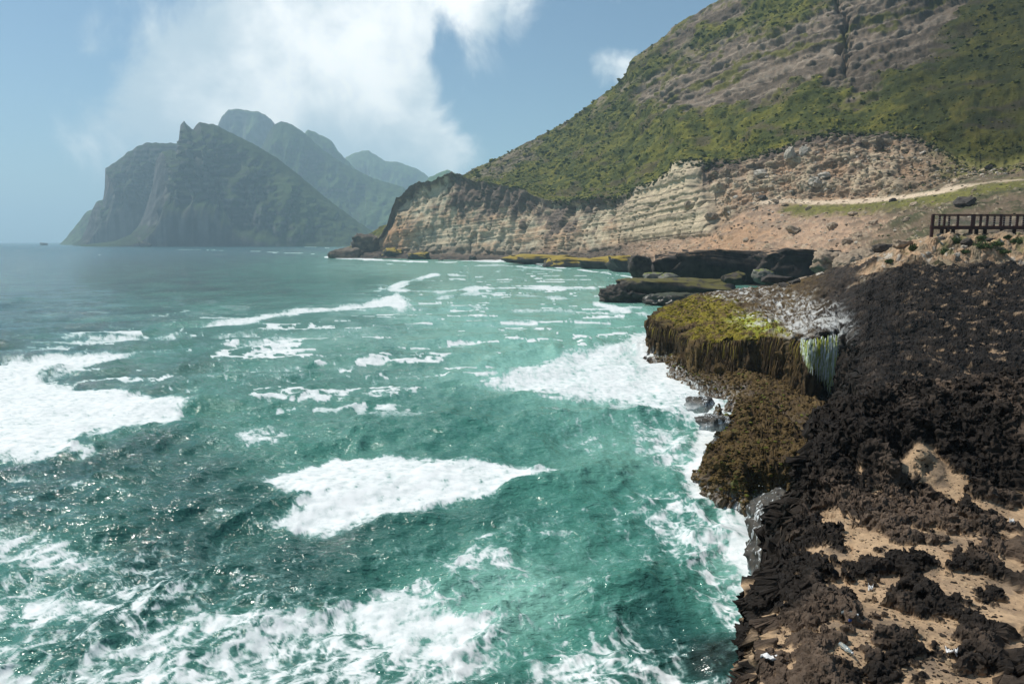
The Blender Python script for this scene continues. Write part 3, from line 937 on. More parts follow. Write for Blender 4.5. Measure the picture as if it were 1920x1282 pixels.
    c_rck = c_rck * (1 - .4 * sst(1500, 1800, u + 60 * nb))[..., None]  # rock bands get the same vignetting in their colour
    col = c_she * shelfm[..., None] + c_scr * scree[..., None] + lerp(c_bed, c_sca, right) * cliff[..., None] + lerp(c_grn, c_rck, rockup) * slopeg[..., None]
    wsum = shelfm + scree + cliff + slopeg
    col = col / np.maximum(wsum, 1e-3)[..., None]
    col = lerp(col, lerp(np.array([.17, .16, .045]), np.array([.12, .115, .04]), sst(-.3, .4, rub)), grassm)
    col = lerp(col, np.array([.58, .46, .33]), np.maximum(path, .6 * fork))
    F = grid_faces(len(kv), nu)
    V = P.reshape(-1, 3); C = col.reshape(-1, 3)
    fk = KV[:-1, :-1].ravel(); fu = u[:-1, :-1].ravel()
    mt = terrain_mat('shore_ground', (.35, 1.6), .38, .95, .6, .5, .12)
    nrm = grid_normals(P); nrm *= np.sign(np.median(-(nrm * P).sum(2)))
    parts = [('scree_slope', fk < 2.999, 'tan scree slope and rubble at the cliff foot'),
             ('sea_cliff', (fk >= 2.999) & (fk < 4.0), 'pale bedded sea cliff and crumbling tan scarp'),
             ('mountain', fk >= 4.0, 'steep green mountainside with grey layered rock bands')]
    for nm, kp, lab in parts:
        o = sub_object(nm, V, F, kp, mt, {'col': C})
        tag(o, lab, None, None, 'structure')
    pu, pv = proj(P)
    return dict(P=P, n=nrm, u=pu, v=pv, grass=slopeg * (1 - rockup) * (1 - path), KV=KV, scree=scree, cliff=cliff * right, kv=kv, right=right, shelf=shelfm)


FAR = build_far()


def far_at(px, py, kmin=0, kmax=9):
    """surface point of the far shore seen at a pixel"""
    d = (FAR['u'] - px) ** 2 + (FAR['v'] - py) ** 2 + 1e9 * ((FAR['KV'] < kmin) | (FAR['KV'] > kmax))
    i = np.unravel_index(np.argmin(d), d.shape)
    return FAR['P'][i], FAR['n'][i]

# ------------------------------------------------------------------ near rock platform, ledges and rocky slope
def W(px, py, z):
    p = at_z(px, py, z)
    return (p[0], p[1])


T_POLY = [(1.2, 2.0), W(1395, 1400, 6.9), W(1412, 1282, 7), W(1416, 1228, 7), W(1450, 1170, 7), W(1462, 1085, 7), W(1472, 1010, 7), W(1488, 952, 7.1), W(1520, 905, 7.3), W(1511, 850, 7.6), W(1516, 800, 8), W(1528, 770, 8),
          W(1590, 752, 8), W(1680, 738, 8), W(1800, 722, 8), W(1920, 716, 8), W(2200, 700, 8), (40, 14), (40, 2)]
U_RIM = [(1222, 600, 3.2), (1240, 609, 3.2), (1290, 614, 3.3), (1322, 611, 3.4), (1284, 622, 3.2), (1300, 630, 3.3), (1350, 634, 3.6), (1420, 630, 4.0), (1480, 628, 4.4), (1515, 640, 4.6), (1560, 630, 4.8), (1598, 628, 5.0)]
U_POLY = [W(*p) for p in U_RIM] + [(30, 46), (60, 50), (75, 94), (42, 94), W(1470, 518, 6.5), W(1440, 524, 6.2), W(1395, 532, 5.6), W(1340, 541, 5.0), W(1290, 554, 4.2), W(1245, 572, 3.7), W(1226, 586, 3.4)]
B_POLY = [(22.4, 46), (21.4, 42.5), (17.6, 34), (12.6, 24), (7.5, 14.5), (14, 10), (45, 10), (110, 50), (110, 96), (44, 96), (36, 70), (26, 52)]
M_POLY = [W(1206, 664, 0), W(1232, 692, 0), W(1262, 714, 0), W(1292, 732, 0), W(1330, 752, 0), W(1352, 775, 0), W(1420, 815, 0), (14, 27), (22, 36), (22, 60), W(1238, 612, 0), W(1222, 640, 0)]
L_POLY = [W(1346, 770, .2), W(1362, 792, .3), W(1348, 822, .3), W(1368, 838, .3), W(1352, 858, .3), W(1304, 884, .3), W(1318, 916, .3), W(1345, 936, .3), W(1400, 944, .3), W(1424, 928, .3), W(1500, 932, .3), (12.5, 24), (14.5, 30), (15.5, 38), (13, 40)]
_rim = sorted([(W(*p)[0] / W(*p)[1], p[2], W(*p)[1]) for p in U_RIM if p[0] != 1322])
RIM_A, RIM_Z, RIM_Y = [np.array(q) for q in zip(*_rim)]
NEAR_A = np.concatenate([np.linspace(.185, .765, 520), np.linspace(.77, 1.25, 50)])


def rim_wobble(x):
    return 1.0 * pn2(x / 2.7, x * 0 + 7.7) + .45 * pn2(x / .95, x * 0 + 3.3)


def near_base(x, y):
    a = x / y
    wob = .12 * y ** .5
    w1 = fbm2(x / 1.7 + 3, y / 1.7, 3, .55); w2 = fbm2(x / .5 + 13, y / .5, 2, .55)
    jit = (w1 * .16 + w2 * .07) * (.5 + y * .03)
    # terrace by the camera
    sT = poly_sd(x, y, T_POLY) + jit * .9
    zT = 7 + 1.0 * sst(9.2, 12.2, y + .8 * w1) + .10 * w1
    zT = zT - .25 * sst(-.6, 0, sT) - np.where(sT > 0, sT * 7, 0)
    # pitted slope beyond it
    sB = poly_sd(x, y, B_POLY) + jit
    zr = np.interp(y, [14, 30, 36, 41, 48, 58, 61, 90], [5.0, 5.0, 5.5, 6.3, 7.4, 8.9, 9.7, 9.9])
    zp = np.interp(a, [.3, .44, .475, .50, .54, .58, .62, 1.3], [7.0, 7.0, 7.4, 8.1, 9.5, 10.8, 11.45, 11.9])
    zl = np.interp(a, RIM_A, RIM_Z) + .031 * np.clip(y - np.interp(a, RIM_A, RIM_Y), 0, 50)
    lr = sst(.40, .60, a)
    zB = zl * (1 - lr) + zr * lr
    zB = zB + (np.maximum(zp, zB) - zB) * sst(58, 67, y + 2.0 * w1) * sst(.44, .5, a)
    zB = zB + .22 * w1
    # mossy ledge
    sU = poly_sd(x, y, U_POLY) + jit * .8 - rim_wobble(x) * sst(64, 56, y)
    sBU = np.minimum(sB, np.where(sU < 0, sU * .6 - .3, 9))
    bw = zB - np.where(sBU > 0, sBU * 5, 0) - .3 * sst(-.8, 0, sBU)
    bw = np.where(sB > 0.0, bw - .3, bw + .2)
    zU = zB + .18 * w1 - (.5 + .7 * np.clip(w1, -.5, 1)) * sst(-2.2, 0, sU) ** 1.5 - np.where(sU > 0, sU * 9, 0)
    # base of the ledge and the low algae shelf in front
    sM = poly_sd(x, y, M_POLY) + jit * 1.6
    zM = np.minimum(2.1 + .3 * w1, -.3 - .42 * sM)
    zM = np.where(sM > 0, -.35 - sM * 2.5, zM)
    sL = poly_sd(x, y, L_POLY) + jit * 1.2
    zL = np.minimum(1.5 + .35 * w1 + .05 * (y - 26), .2 - 2.2 * sL)
    zL = np.where(sL > 0, .2 - sL * 4, zL)
    Z = np.stack([zT, bw, zU, zM, zL], 0)
    which = np.argmax(Z, 0)
    Z = Z - np.stack([0 * zT, np.where(sB > 0.0, -.3, .2), 0 * zT, 0 * zT, 0 * zT], 0)
    return np.maximum(Z.max(0), -2.0), which, sst(.9, -.9, sB + 1.2 * w1)


def build_near():
    a = NEAR_A
    nc = len(a)
    R = np.exp(np.linspace(math.log(4.4), math.log(96.0), 1400))
    A, Y = np.meshgrid(a, R)
    X, Yn = A * Y, Y
    Z, which, wB = near_base(X, Yn)
    nr = len(R)
    P = np.stack([X, Yn, Z], -1)
    n = grid_normals(P)
    n *= np.sign(n[..., 2:3] + 1e-9)
    x, y, z = X, Yn, Z
    u, v = proj(P)
    flat = sst(.35, .75, n[..., 2])

    isT = (which == 0).astype(float); bu = ((which == 1) | (which == 2)).astype(float); isB = bu * wB; isU = bu * (1 - wB); isM = (which == 3).astype(float); isL = (which == 4).astype(float)
    n1 = fbm2(x / 2.6, y / 2.6, 4, .55)
    n2 = fbm2(x / .8 + 40, y / .8, 4, .6)
    n3 = fbm3(x / .35, y / .35, z / .35, 3, .6)
    # --- solution-pitted limestone: bowls with knife-edge rims
    wx = x + .28 * pn2(x / .6, y / .6) + .1 * pn2(x / .2, y / .2); wy = y + .28 * pn2(x / .6 + 9, y / .6) + .1 * pn2(x / .2 + 4, y / .2)
    f1, f2, ci = worley2(wx / .85, wy / .65)
    g1, g2, _ = worley2(wx / .33 + 3, wy / .27)
    h1, h2, _ = worley2(wx / .13 + 7, wy / .11)
    pit = f1 ** 1.3
    # terrace: rock knots standing out of sand
    sandy = sst(11.4, 9.4, y + 1.0 * n1) * isT
    knot = fbm2(x / .62 + 60, y / .45 + 8, 4, .6) + .25 * n1
    edge_d = -poly_sd(x, y, T_POLY)
    kn = sst(-.22, .30, knot - .03 + .40 * sst(.9, .05, edge_d) + .12 * sst(6.4, 5.2, y))
    kn = np.maximum(kn, 1 - sandy)
    rg = rid2(wx / .30, wy / .24, 4, .62)
    rough_h = .10 * f1 + .06 * g1 + .02 * h1 + .022 * rg + .06 * n2
    rock_h = kn * (.035 + rough_h * (1 + .9 * sst(9.2, 11.5, y)))
    sand_h = .062 + .028 * n1 * sandy - .03 * (1 - sandy) + .004 * fbm2(x / .2, y / .15, 3)
    is_sand = sst(.008, -.008, rock_h - sand_h) * isT
    pocket = 0
    zT = np.maximum(rock_h, sand_h) * 1.25
    # rough slope: coarse scallops
    fc, fd, _ = worley2((wx + .5 * n1) / 2.6 + 11, (wy) / 1.7)
    fe, ff, _ = worley2((wx + .3 * n2) / .8 + 31, wy / .6)
    zB = .26 * fc ** 1.2 + .17 * fe + .09 * g1 + .07 * n2 + .20 * n1 + .04 * rg
    # algae: cushiony
    zA = .13 * n2 + .09 * n3 + .10 * (1 - g1) + .05 * (1 - h1)
    # white run-off over the ledge
    wsd = poly_sd(u, v, [(1350, 545), (1430, 548), (1500, 560), (1560, 575), (1596, 600), (1600, 632), (1520, 640), (1470, 622), (1410, 602), (1380, 590), (1440, 578), (1390, 560)])
    flow = fbm2(x / .22 + 1.2 * n1, y / 1.8, 4, .65)
    white = sst(18, -22, wsd + 26 * n1) * sst(-.05, .5, flow + .3 * n2 + .28 * sst(575, 610, v))
    white = np.maximum(white, sst(.38, .6, n2 + .3 * flow) * sst(26, -5, poly_sd(u, v, [(1325, 545), (1360, 532), (1450, 540), (1400, 555)])))
    white = white * np.clip(isU + isB, 0, 1) * sst(1625, 1590, u)
    bank = isB * sst(57.0, 60.0, y + 1.8 * n1 + .8 * n2) * sst(.46, .50, x / y + .02 * n1)
    upz = isT * zT + isB * zB * (1 - .5 * white) * (1 - .72 * bank) + (isU * .8 * (1 - .6 * white) + isM + isL) * zA
    wallw = 1 - flat
    streaks = fbm3(x / .28, y / .9, z / 3.0, 3, .6)
    outw = wallw * ((.30 + .25 * isU) * fbm3(x / 1.3, y / 1.3, z / 1.3, 4, .6) + .16 * n3 + (isU + isM) * .16 * streaks + isT * .06 * rid3(x / .6, y / .6, z / .5, 3))
    under = sst(-.6, .1, z)
    dirh = n.copy(); dirh[..., 2] = 0
    dirh /= np.linalg.norm(dirh, axis=2, keepdims=True) + 1e-6
    rockyT = isT * (1 - is_sand)
    over = rockyT[..., None] * np.stack([pn2(x / .22, y / .22), pn2(x / .22 + 30, y / .22), 0 * x], -1) * .06 * np.clip(rock_h * 4, 0, 1)[..., None]
    P = P + dirh * (outw * under)[..., None] + over
    P[..., 2] += upz * under * np.where(wallw > .6, .35, 1)
    # colour
    blk = np.array([.016, .012, .009]); blk2 = np.array([.056, .041, .030]); sand = np.array([.40, .275, .165]); sand2 = np.array([.31, .215, .135])
    c_rock = lerp(blk, blk2, sst(-.3, .7, n2 + .6 * n1 - .3))
    c_rock = lerp(c_rock, np.array([.13, .09, .062]), .6 * sst(.15, .8, n1 + .4 * n2) * isT)
    c_sand = lerp(sand, sand2, sst(-.4, .6, n2 + .5 * n3))
    c_sand = lerp(c_sand, np.array([.16, .12, .085]), .7 * sst(.25, .55, fbm2(x / .5 + 3, y / .4, 4, .65)))
    c_rock = c_rock * (1 - .38 * isB)[..., None]  # slope rock darkened, vignetting put into its colour
    specks = isB * sst(.52, .66, fbm2(x / .8 + 90, y / .45, 3)) * flat * sst(1650, 1760, u) * .8
    cT = lerp(c_rock, c_sand, np.clip(is_sand + pocket + specks, 0, 1))
    # plateau under the boardwalk: sandy bank with pale stones
    c_bank = lerp(np.array([.40, .265, .16]), np.array([.24, .185, .12]), sst(-.3, .5, n2 + n1))
    c_bank = lerp(c_bank, np.array([.10, .11, .035]), .7 * sst(.3, .6, fbm2(x / 2.2 + 7, y / 3.2, 3)) * sst(.54, .6, x / y))
    c_bank = lerp(c_bank, np.array([.45, .40, .33]), sst(.45, .7, fbm2(x / .7 + 17, y / .9, 3)))
    cT = lerp(cT, c_bank, bank)
    brown = np.array([.052, .032, .014]); brown2 = np.array([.105, .068, .024]); moss = np.array([.23, .185, .018]); lime = np.array([.27, .30, .03]); whit = np.array([.60, .61, .59])
    c_alg = lerp(brown, brown2, sst(-.4, .6, n2 + .6 * n3))
    c_alg = lerp(c_alg, np.array([.10, .13, .02]), .8 * sst(.35, .65, fbm2(x / 1.1 + 21, y / 1.1, 3)) * (isL * sst(1440, 1330, u)))
    topm = sst(8, -10, poly_sd(u, v, [(1222, 606), (1232, 585), (1290, 552), (1350, 560), (1400, 585), (1460, 600), (1480, 628), (1420, 640), (1350, 642), (1280, 632), (1300, 612)]) + 14 * n1) * isU * sst(.25, .6, n[..., 2])
    c_moss = lerp(moss * .85, brown2, sst(-.25, .45, n2 + .6 * n1 + .3 * n3))
    c_moss = lerp(c_moss, lime, sst(10, -14, poly_sd(u, v, [(1360, 600), (1400, 590), (1470, 606), (1470, 625), (1400, 622)]) + 16 * n2))
    c_u = lerp(lerp(c_rock * 1.1, c_alg, sst(1580, 1480, u + 20 * n1)), c_moss, topm)
    c_u = lerp(c_u, whit, white * .72)
    cB = lerp(cT, whit, white * isB * .7)
    col = cB * (isT + isB)[..., None] + c_u * isU[..., None] + c_alg * (isM + isL)[..., None]
    wet = np.clip((isM + isL) * sst(1.1, .1, z + .4 * n2) + white * .6, 0, 1)
    # thin white water draining off the low rocks
    drain = (isM + isL) * sst(.7, .1, z) * sst(.2, .6, fbm3(x / .22, y / .22, z / 1.5, 3, .6) + .25 * n1)
    col = lerp(col, np.array([.62, .68, .68]), .8 * drain * sst(-.3, .0, z))
    # keep the rows where the eye sees the surface
    pu, pv = proj(P)
    el2 = (P[..., 2] - CAM_H) / P[..., 1]
    hid = el2 < np.maximum.accumulate(el2, 0) - 2e-3
    ds = np.zeros_like(pu)
    ds[1:] = np.hypot(np.diff(pu, axis=0), np.diff(pv, axis=0))
    ds = ds * np.where(hid, .15, 1.0) * np.where(P[..., 2] < -.5, .05, 1.0) * np.where(pv > 1330, .1, 1.0) + .06
    k = np.ones(7) / 7
    ds = np.apply_along_axis(lambda q: np.convolve(np.pad(q, 3, 'edge'), k, 'valid'), 1, ds)
    cum = np.cumsum(ds, 0)
    nr2 = 740
    fi = np.empty((nr2, nc))
    for j in range(nc):
        fi[:, j] = np.interp(np.linspace(cum[0, j], cum[-1, j], nr2), cum[:, j], np.arange(nr))
    i_0 = np.clip(np.floor(fi).astype(int), 0, nr - 2); ft = fi - i_0
    jj = np.broadcast_to(np.arange(nc)[None, :], fi.shape)

    def take(q):
        if q.ndim == 3:
            return q[i_0, jj] * (1 - ft[..., None]) + q[i_0 + 1, jj] * ft[..., None]
        return q[i_0, jj] * (1 - ft) + q[i_0 + 1, jj] * ft
    which = which[np.round(fi).astype(int), jj]
    P, col, wet, topm, is_sand = take(P), take(col), take(wet), take(topm), take(is_sand)
    nr = nr2
    # fine crust on the rock, in all three directions so that steep faces break up too
    isT = (which == 0); isB = (which == 1)
    x, y, z = P[..., 0], P[..., 1], P[..., 2]
    nn = grid_normals(P); nn *= np.sign(nn[..., 2:3] + 1e-9)
    s1 = np.where(isB, .30, np.where(isT, .13, .22)); s2 = np.where(isB, .11, np.where(isT, .05, .09))
    bank = take(bank)
    am = np.where(isT, (1 - is_sand) * np.clip((P[..., 1] / 8), .8, 1.6), np.where(isB, 1.5 * (1 - .6 * bank), 1.3))
    d1 = .7 - 2.2 * np.abs(pn3(x / s1, y / s1, z / s1)); d2 = .6 - 2.0 * np.abs(pn3(x / s2, y / s2, z / s2))
    d1 = np.where(isT | isB, d1, pn3(x / s1, y / s1, z / s1 + 9))
    P = P + nn * (am * (.05 * d1 + .028 * d2))[..., None]
    P = P + (am * .022)[..., None] * np.stack([pn3(x / s1 + 40, y / s1, z / s1), pn3(x / s1, y / s1 + 40, z / s1), 0 * x], -1)
    F = grid_faces(nr, nc)
    V = P.reshape(-1, 3)
    at = {'col': col.reshape(-1, 3), 'wet': wet.ravel()}
    fw = which[:-1, :-1].ravel()
    mt = terrain_mat('near_rock', (2.2, 14.0), .45, .88, .55, .05, .25, wet=True)
    for nm, kp, lab in (('rock_platform', fw == 0, 'black pitted rock platform with pockets of tan sand'),
                        ('rocky_slope', fw == 1, 'black pitted rock slope rising to a sandy bank'),
                        ('mossy_ledge', fw == 2, 'mossy overhanging ledge with white run-off'),
                        ('algae_shelf', fw >= 3, 'low brown algae shelf washed by the sea')):
        o = sub_object(nm, V, F, kp, mt, at)
        tag(o, lab, None, None, 'structure')
        if nm in ('rock_platform', 'rocky_slope'):
            nz = np.empty(len(o.data.polygons) * 3, np.float32)
            o.data.polygons.foreach_get('normal', nz)
            o.data.polygons.foreach_set('use_smooth', nz.reshape(-1, 3)[:, 2] < .3)
    nn = grid_normals(P); nn *= np.sign(nn[..., 2:3] + 1e-9)
    pu, pv = proj(P)
    el2 = (P[..., 2] - CAM_H) / P[..., 1]
    vis = el2 >= np.maximum.accumulate(el2, 0) - 4e-3
    return dict(P=P, n=nn, u=pu, v=pv, which=which, vis=vis, top=topm, sand=is_sand)


NEAR = build_near()


def near_at(px, py):
    d = (NEAR['u'] - px) ** 2 + (NEAR['v'] - py) ** 2 + 1e9 * (~NEAR['vis'])
    i = np.unravel_index(np.argmin(d), d.shape)
    return NEAR['P'][i], NEAR['n'][i]

# ------------------------------------------------------------------ rocks
def ico(sub):
    bm = bmesh.new()
    bmesh.ops.create_icosphere(bm, subdivisions=sub, radius=1.0)
    V = np.array([v.co[:] for v in bm.verts]); F = np.array([[v.index for v in f.verts] for f in bm.faces])
    bm.free()
    return V, F


ICO = {k: ico(k) for k in (1, 2, 3, 4, 5)}
M_TAN = plain_mat('tan_limestone', (.36, .28, .20), (.20, .15, .105), 1.6, .92, .5, .08)
M_PALE = plain_mat('pale_limestone', (.46, .42, .35), (.24, .20, .16), 2.0, .9, .5, .08)
M_DARK = plain_mat('dark_shore_rock', (.075, .062, .05), (.028, .024, .021), 1.2, .8, .6, .12)
M_DARKMOSS = plain_mat('dark_rock_with_moss', (.085, .068, .05), (.03, .026, .022), .9, .8, .6, .12, top=(.115, .10, .026), top_amount=.30)
M_GREYMOSS = plain_mat('grey_rock_with_green_top', (.21, .20, .165), (.10, .095, .08), 1.2, .85, .5, .1, top=(.14, .16, .035), top_amount=.3)
M_WET = plain_mat('wet_algae_rock', (.055, .042, .026), (.022, .019, .014), 5.0, .38, .7, .05, .5, top=(.06, .058, .018), top_amount=.2)
M_DARKTAN = plain_mat('black_rock_with_tan_top', (.060, .050, .042), (.022, .019, .017), .5, .9, .7, .35, top=(.33, .22, .14), top_amount=.28)
M_HAZEROCK = plain_mat('weathered_sea_rock', (.17, .135, .10), (.06, .05, .042), .25, .9, .6, .5)
M_YELLOWTOP = plain_mat('dark_rock_with_ochre_top', (.065, .055, .045), (.03, .026, .022), .5, .85, .5, .2, top=(.30, .215, .03), top_amount=.45)


def white_water_mat():
    m, nt, p = new_mat('rock_under_white_water')
    vec = N(nt, 'ShaderNodeTexCoord').outputs['Object']
    mp = N(nt, 'ShaderNodeMapping'); mp.inputs['Scale'].default_value = (9, 9, 1.2)
    nt.links.new(vec, mp.inputs[0])
    st = noise_n(nt, mp.outputs[0], 1.0, 6, .6, .5)
    pt = noise_n(nt, vec, 1.3, 4)
    f = maprange(nt, math_n(nt, 'ADD', st, math_n(nt, 'MULTIPLY', math_n(nt, 'SUBTRACT', pt, .5), .5)), .53, .66)
    sz_ = N(nt, 'ShaderNodeSeparateXYZ'); nt.links.new(vec, sz_.inputs[0])
    low = maprange(nt, sz_.outputs[2], .5, .0, .0, .55)
    f = math_n(nt, 'MULTIPLY', math_n(nt, 'ADD', f, low, None, True), .85, None, True)
    c = mixc(nt, maprange(nt, noise_n(nt, vec, 6, 6), .35, .65), (.05, .04, .026), (.02, .018, .014))
    nt.links.new(mixc(nt, f, c, (.76, .80, .80)), p.inputs['Base Color'])
    nt.links.new(maprange(nt, f, 0, 1, .7, .9, False), p.inputs['Roughness'])
    b = N(nt, 'ShaderNodeBump'); b.inputs['Strength'].default_value = .3; b.inputs['Distance'].default_value = .02
    nt.links.new(st, b.inputs['Height']); nt.links.new(b.outputs[0], p.inputs['Normal'])
    return m


M_WHITEWATER = white_water_mat()


def rock_mesh(seed, dims, sub=4, box=.5, rough=.22, cuts=7, flat_bottom=True):
    V, F = ICO[sub]
    rs = np.random.RandomState(seed)
    P = V.copy()
    e = 1 - box * .75
    P = np.sign(P) * np.abs(P) ** e
    P /= np.abs(P).max(axis=0)
    for _ in range(cuts):
        d = rs.normal(size=3); d /= np.linalg.norm(d)
        lim = rs.uniform(.62, .95)
        s = P @ d
        P = P - np.outer(np.clip(s - lim, 0, None), d) * .92
    q = P * np.array(dims) / max(dims)
    o = rs.uniform(0, 60, 3)
    n = fbm3(q[:, 0] * 2.2 + o[0], q[:, 1] * 2.2 + o[1], q[:, 2] * 3 + o[2], 5, .58)
    r = rid3(q[:, 0] * 3.5 + o[1], q[:, 1] * 3.5 + o[2], q[:, 2] * 3.5 + o[0], 4, .55)
    P = P * (1 + rough * n + rough * .25 * r - rough * .2)[:, None]
    P = P * np.array(dims) * .5
    return P, F


def place_rock(name, px, py, dist, dims, mat, seed, label=None, cat='rock', group=None, sub=4, box=.5, rough=.2, rz=0.0, pos=None, sink=.25, cuts=7, tilt=0.0):
    """px, py: middle of the rock's foot as seen from the shore path"""
    P, F = rock_mesh(seed, dims, sub, box, rough, cuts)
    P[:, 2] += dims[2] * (.5 - sink)
    o = mesh_np(name, P, F, mat, sub >= 4)
    p = at_y(px, py, dist) if pos is None else np.array(pos)
    o.location = p
    o.rotation_euler = (tilt, tilt * .6, rz)
    tag(o, label, cat, group)
    return o


# outlying rock off the cliff point, and the dark rocks in the cove
place_rock('sea_rock', 650, 483, 468, (30, 16, 11), M_HAZEROCK, 3, 'long low grey rock running into the sea off the cliff point', sub=4, box=.4, sink=.35, cuts=10)
place_rock('sea_rock', 688, 478, 474, (18, 14, 19), M_HAZEROCK, 5, 'blocky brown sea stack beside the pale cliff point', sub=4, box=.6, sink=.25, cuts=10)
place_rock('sea_rock', 735, 482, 460, (15, 10, 10), M_YELLOWTOP, 6, 'tumbled ochre-topped rock under the pale cliff corner', sub=4, sink=.4)
place_rock('sea_rock', 785, 487, 430, (17, 9, 7), M_YELLOWTOP, 7, 'low ochre-topped rock in the surf below the tallest pale cliff', sub=4, sink=.4)
place_rock('sea_rock', 886, 489, 405, (4.5, 4, 4.0), M_DARK, 8, 'small dark rock alone in the surf below the pale cliff', sub=4, sink=.3)
place_rock('sea_rock', 826, 489, 412, (3, 3, 1.6), M_DARK, 81, 'tiny dark rock awash beside the low ochre-topped rock', sub=3, sink=.3)
place_rock('sea_rock', 270, 461, 1450, (28, 12, 15), M_HAZEROCK, 82, 'small dark islet at the foot of the hazy headland', sub=4, sink=.4)
place_rock('sea_rock', 82, 459.5, 2050, (20, 11, 14), M_HAZEROCK, 83, 'faint dark islet off the far end of the headland', sub=4, sink=.4)
place_rock('rock_shelf', 1015, 489, 335, (34, 14, 4.5), M_YELLOWTOP, 9, 'thin far end of the dark rock shelf under the pale cliff', sub=4, box=.7, sink=.35)
place_rock('rock_shelf', 1068, 497, 305, (22, 14, 5.0), M_YELLOWTOP, 10, 'ochre-topped dark shelf rock beside the thin far shelf end', sub=4, box=.75, sink=.3)
place_rock('rock_shelf', 1128, 500, 285, (22, 15, 6.0), M_YELLOWTOP, 11, 'broad ochre-topped dark shelf rock in the cove', sub=4, box=.8, sink=.3)
place_rock('rock_shelf', 1180, 503, 255, (16, 12, 6.5), M_YELLOWTOP, 12, 'dark ochre-topped shelf rock behind the square boulder', sub=4, box=.75, sink=.3)
place_rock('sea_boulder', 1152, 501, 272, (4.5, 3.5, 4), M_DARK, 13, 'dark pointed boulder against the broad ochre-topped shelf', sub=4, sink=.3)
place_rock('rock_wall', 1372, 522, 148, (37, 9, 8.0), M_DARKTAN, 14, 'long black undercut rock wall below the tan scree', sub=5, box=.85, rough=.2, sink=.25)
place_rock('rock_wall', 1500, 522, 136, (17, 9, 7.6), M_DARKTAN, 15, 'black rock wall end leaning on the slumped boulder', sub=5, box=.6, rough=.16, sink=.25)
place_rock('boulder', 1199, 531, 143, (4.6, 4.2, 6.0), M_DARK, 16, 'square black boulder standing at the seaward end of the rock wall', sub=5, box=.8, rough=.14, sink=.08)
place_rock('boulder', 1226, 531, 138, (4.4, 3.2, 2.6), M_GREYMOSS, 17, 'rounded grey-green boulder beside the square black boulder', sub=4, box=.3, rough=.12, sink=.1)
place_rock('boulder', 1254, 532, 136, (4.4, 3.4, 2.4), M_GREYMOSS, 18, 'second grey-green boulder from the square black boulder', sub=4, box=.3, rough=.12, sink=.1)
place_rock('rock_slab', 1265, 548, 130, (22, 10, 3.4), M_DARKMOSS, 19, 'flat black slab with a thin mossy top in the cove', sub=5, box=.85, rough=.1, sink=.2)
place_rock('sea_rock', 1163, 566, 127, (8.2, 6.0, 4.4), M_DARK, 20, 'jagged black rock sloping into the surf beside the mossy slab', sub=5, box=.2, rough=.3, sink=.3)
place_rock('sea_rock', 1268, 566, 118, (10.5, 6, 2.6), M_WET, 21, 'wet black rock low in the water below the mossy slab', sub=5, box=.4, rough=.25, sink=.35)
place_rock('boulder', 1376, 526, 120, (4.2, 3.2, 2.2), M_DARKMOSS, 22, 'green-topped boulder sitting before the long black rock wall', sub=4, box=.3, rough=.14, sink=.25)
place_rock('boulder', 1430, 526, 108, (3.8, 2.8, 2.2), M_GREYMOSS, 23, 'wedge-shaped brown boulder behind the mossy ledge crest', sub=4, box=.1, rough=.2, sink=.2, tilt=.3)
place_rock('rock_slab', 1455, 529, 94, (4.4, 2.6, 1.0), M_DARK, 24, 'flat dark slab lying on the mossy ledge crest', sub=4, box=.7, rough=.16, sink=.1, tilt=.1)
place_rock('boulder', 1548, 512, 108, (6.0, 4.5, 4.6), M_TAN, 25, 'large grey-brown slumped boulder at the end of the black wall', sub=5, box=.1, rough=.25, sink=.2, tilt=.5)
place_rock('boulder', 1590, 504, 104, (4.8, 3.6, 2.8), M_TAN, 26, 'rounded tan boulder at the foot of the scree', sub=5, box=.3, rough=.15, sink=.2)
place_rock('rock_outcrop', 1628, 494, 112, (5.6, 4, 3.0), M_TAN, 27, 'squared tan outcrop in the hollow behind the sandy bank', sub=5, box=.8, rough=.1, sink=.2)
place_rock('rock_outcrop', 1672, 484, 106, (4.4, 4, 2.6), M_TAN, 28, 'brown outcrop beside the squared tan outcrop', sub=5, box=.75, rough=.12, sink=.2)

# pale broken slabs heaped along the ledge crest
rs = random.Random(4)
for i, (px, py, w, h) in enumerate([(1512, 523, 26, 10), (1540, 519, 20, 12), (1566, 514, 20, 9), (1586, 508, 24, 11), (1574, 522, 22, 8), (1520, 535, 24, 9), (1492, 529, 22, 9), (1548, 533, 20, 8), (1600, 515, 16, 7), (1470, 536, 20, 7)]):
    d = 90
    k = d / FPX
    place_rock('broken_slab', px, py + h * .4, d - i * .6, (w * k * 1.15, w * k * .9, h * k * 1.3), M_PALE if i in (1, 2, 3, 4, 8) else M_DARK if i in (6, 9) else M_TAN, 40 + i,
               'broken limestone slab in the heap between scree and black slope', 'rock', 'broken slabs along the ledge crest', sub=3, box=.5, rough=.2, rz=rs.uniform(0, 3), sink=.2, tilt=rs.uniform(-.35, .35))

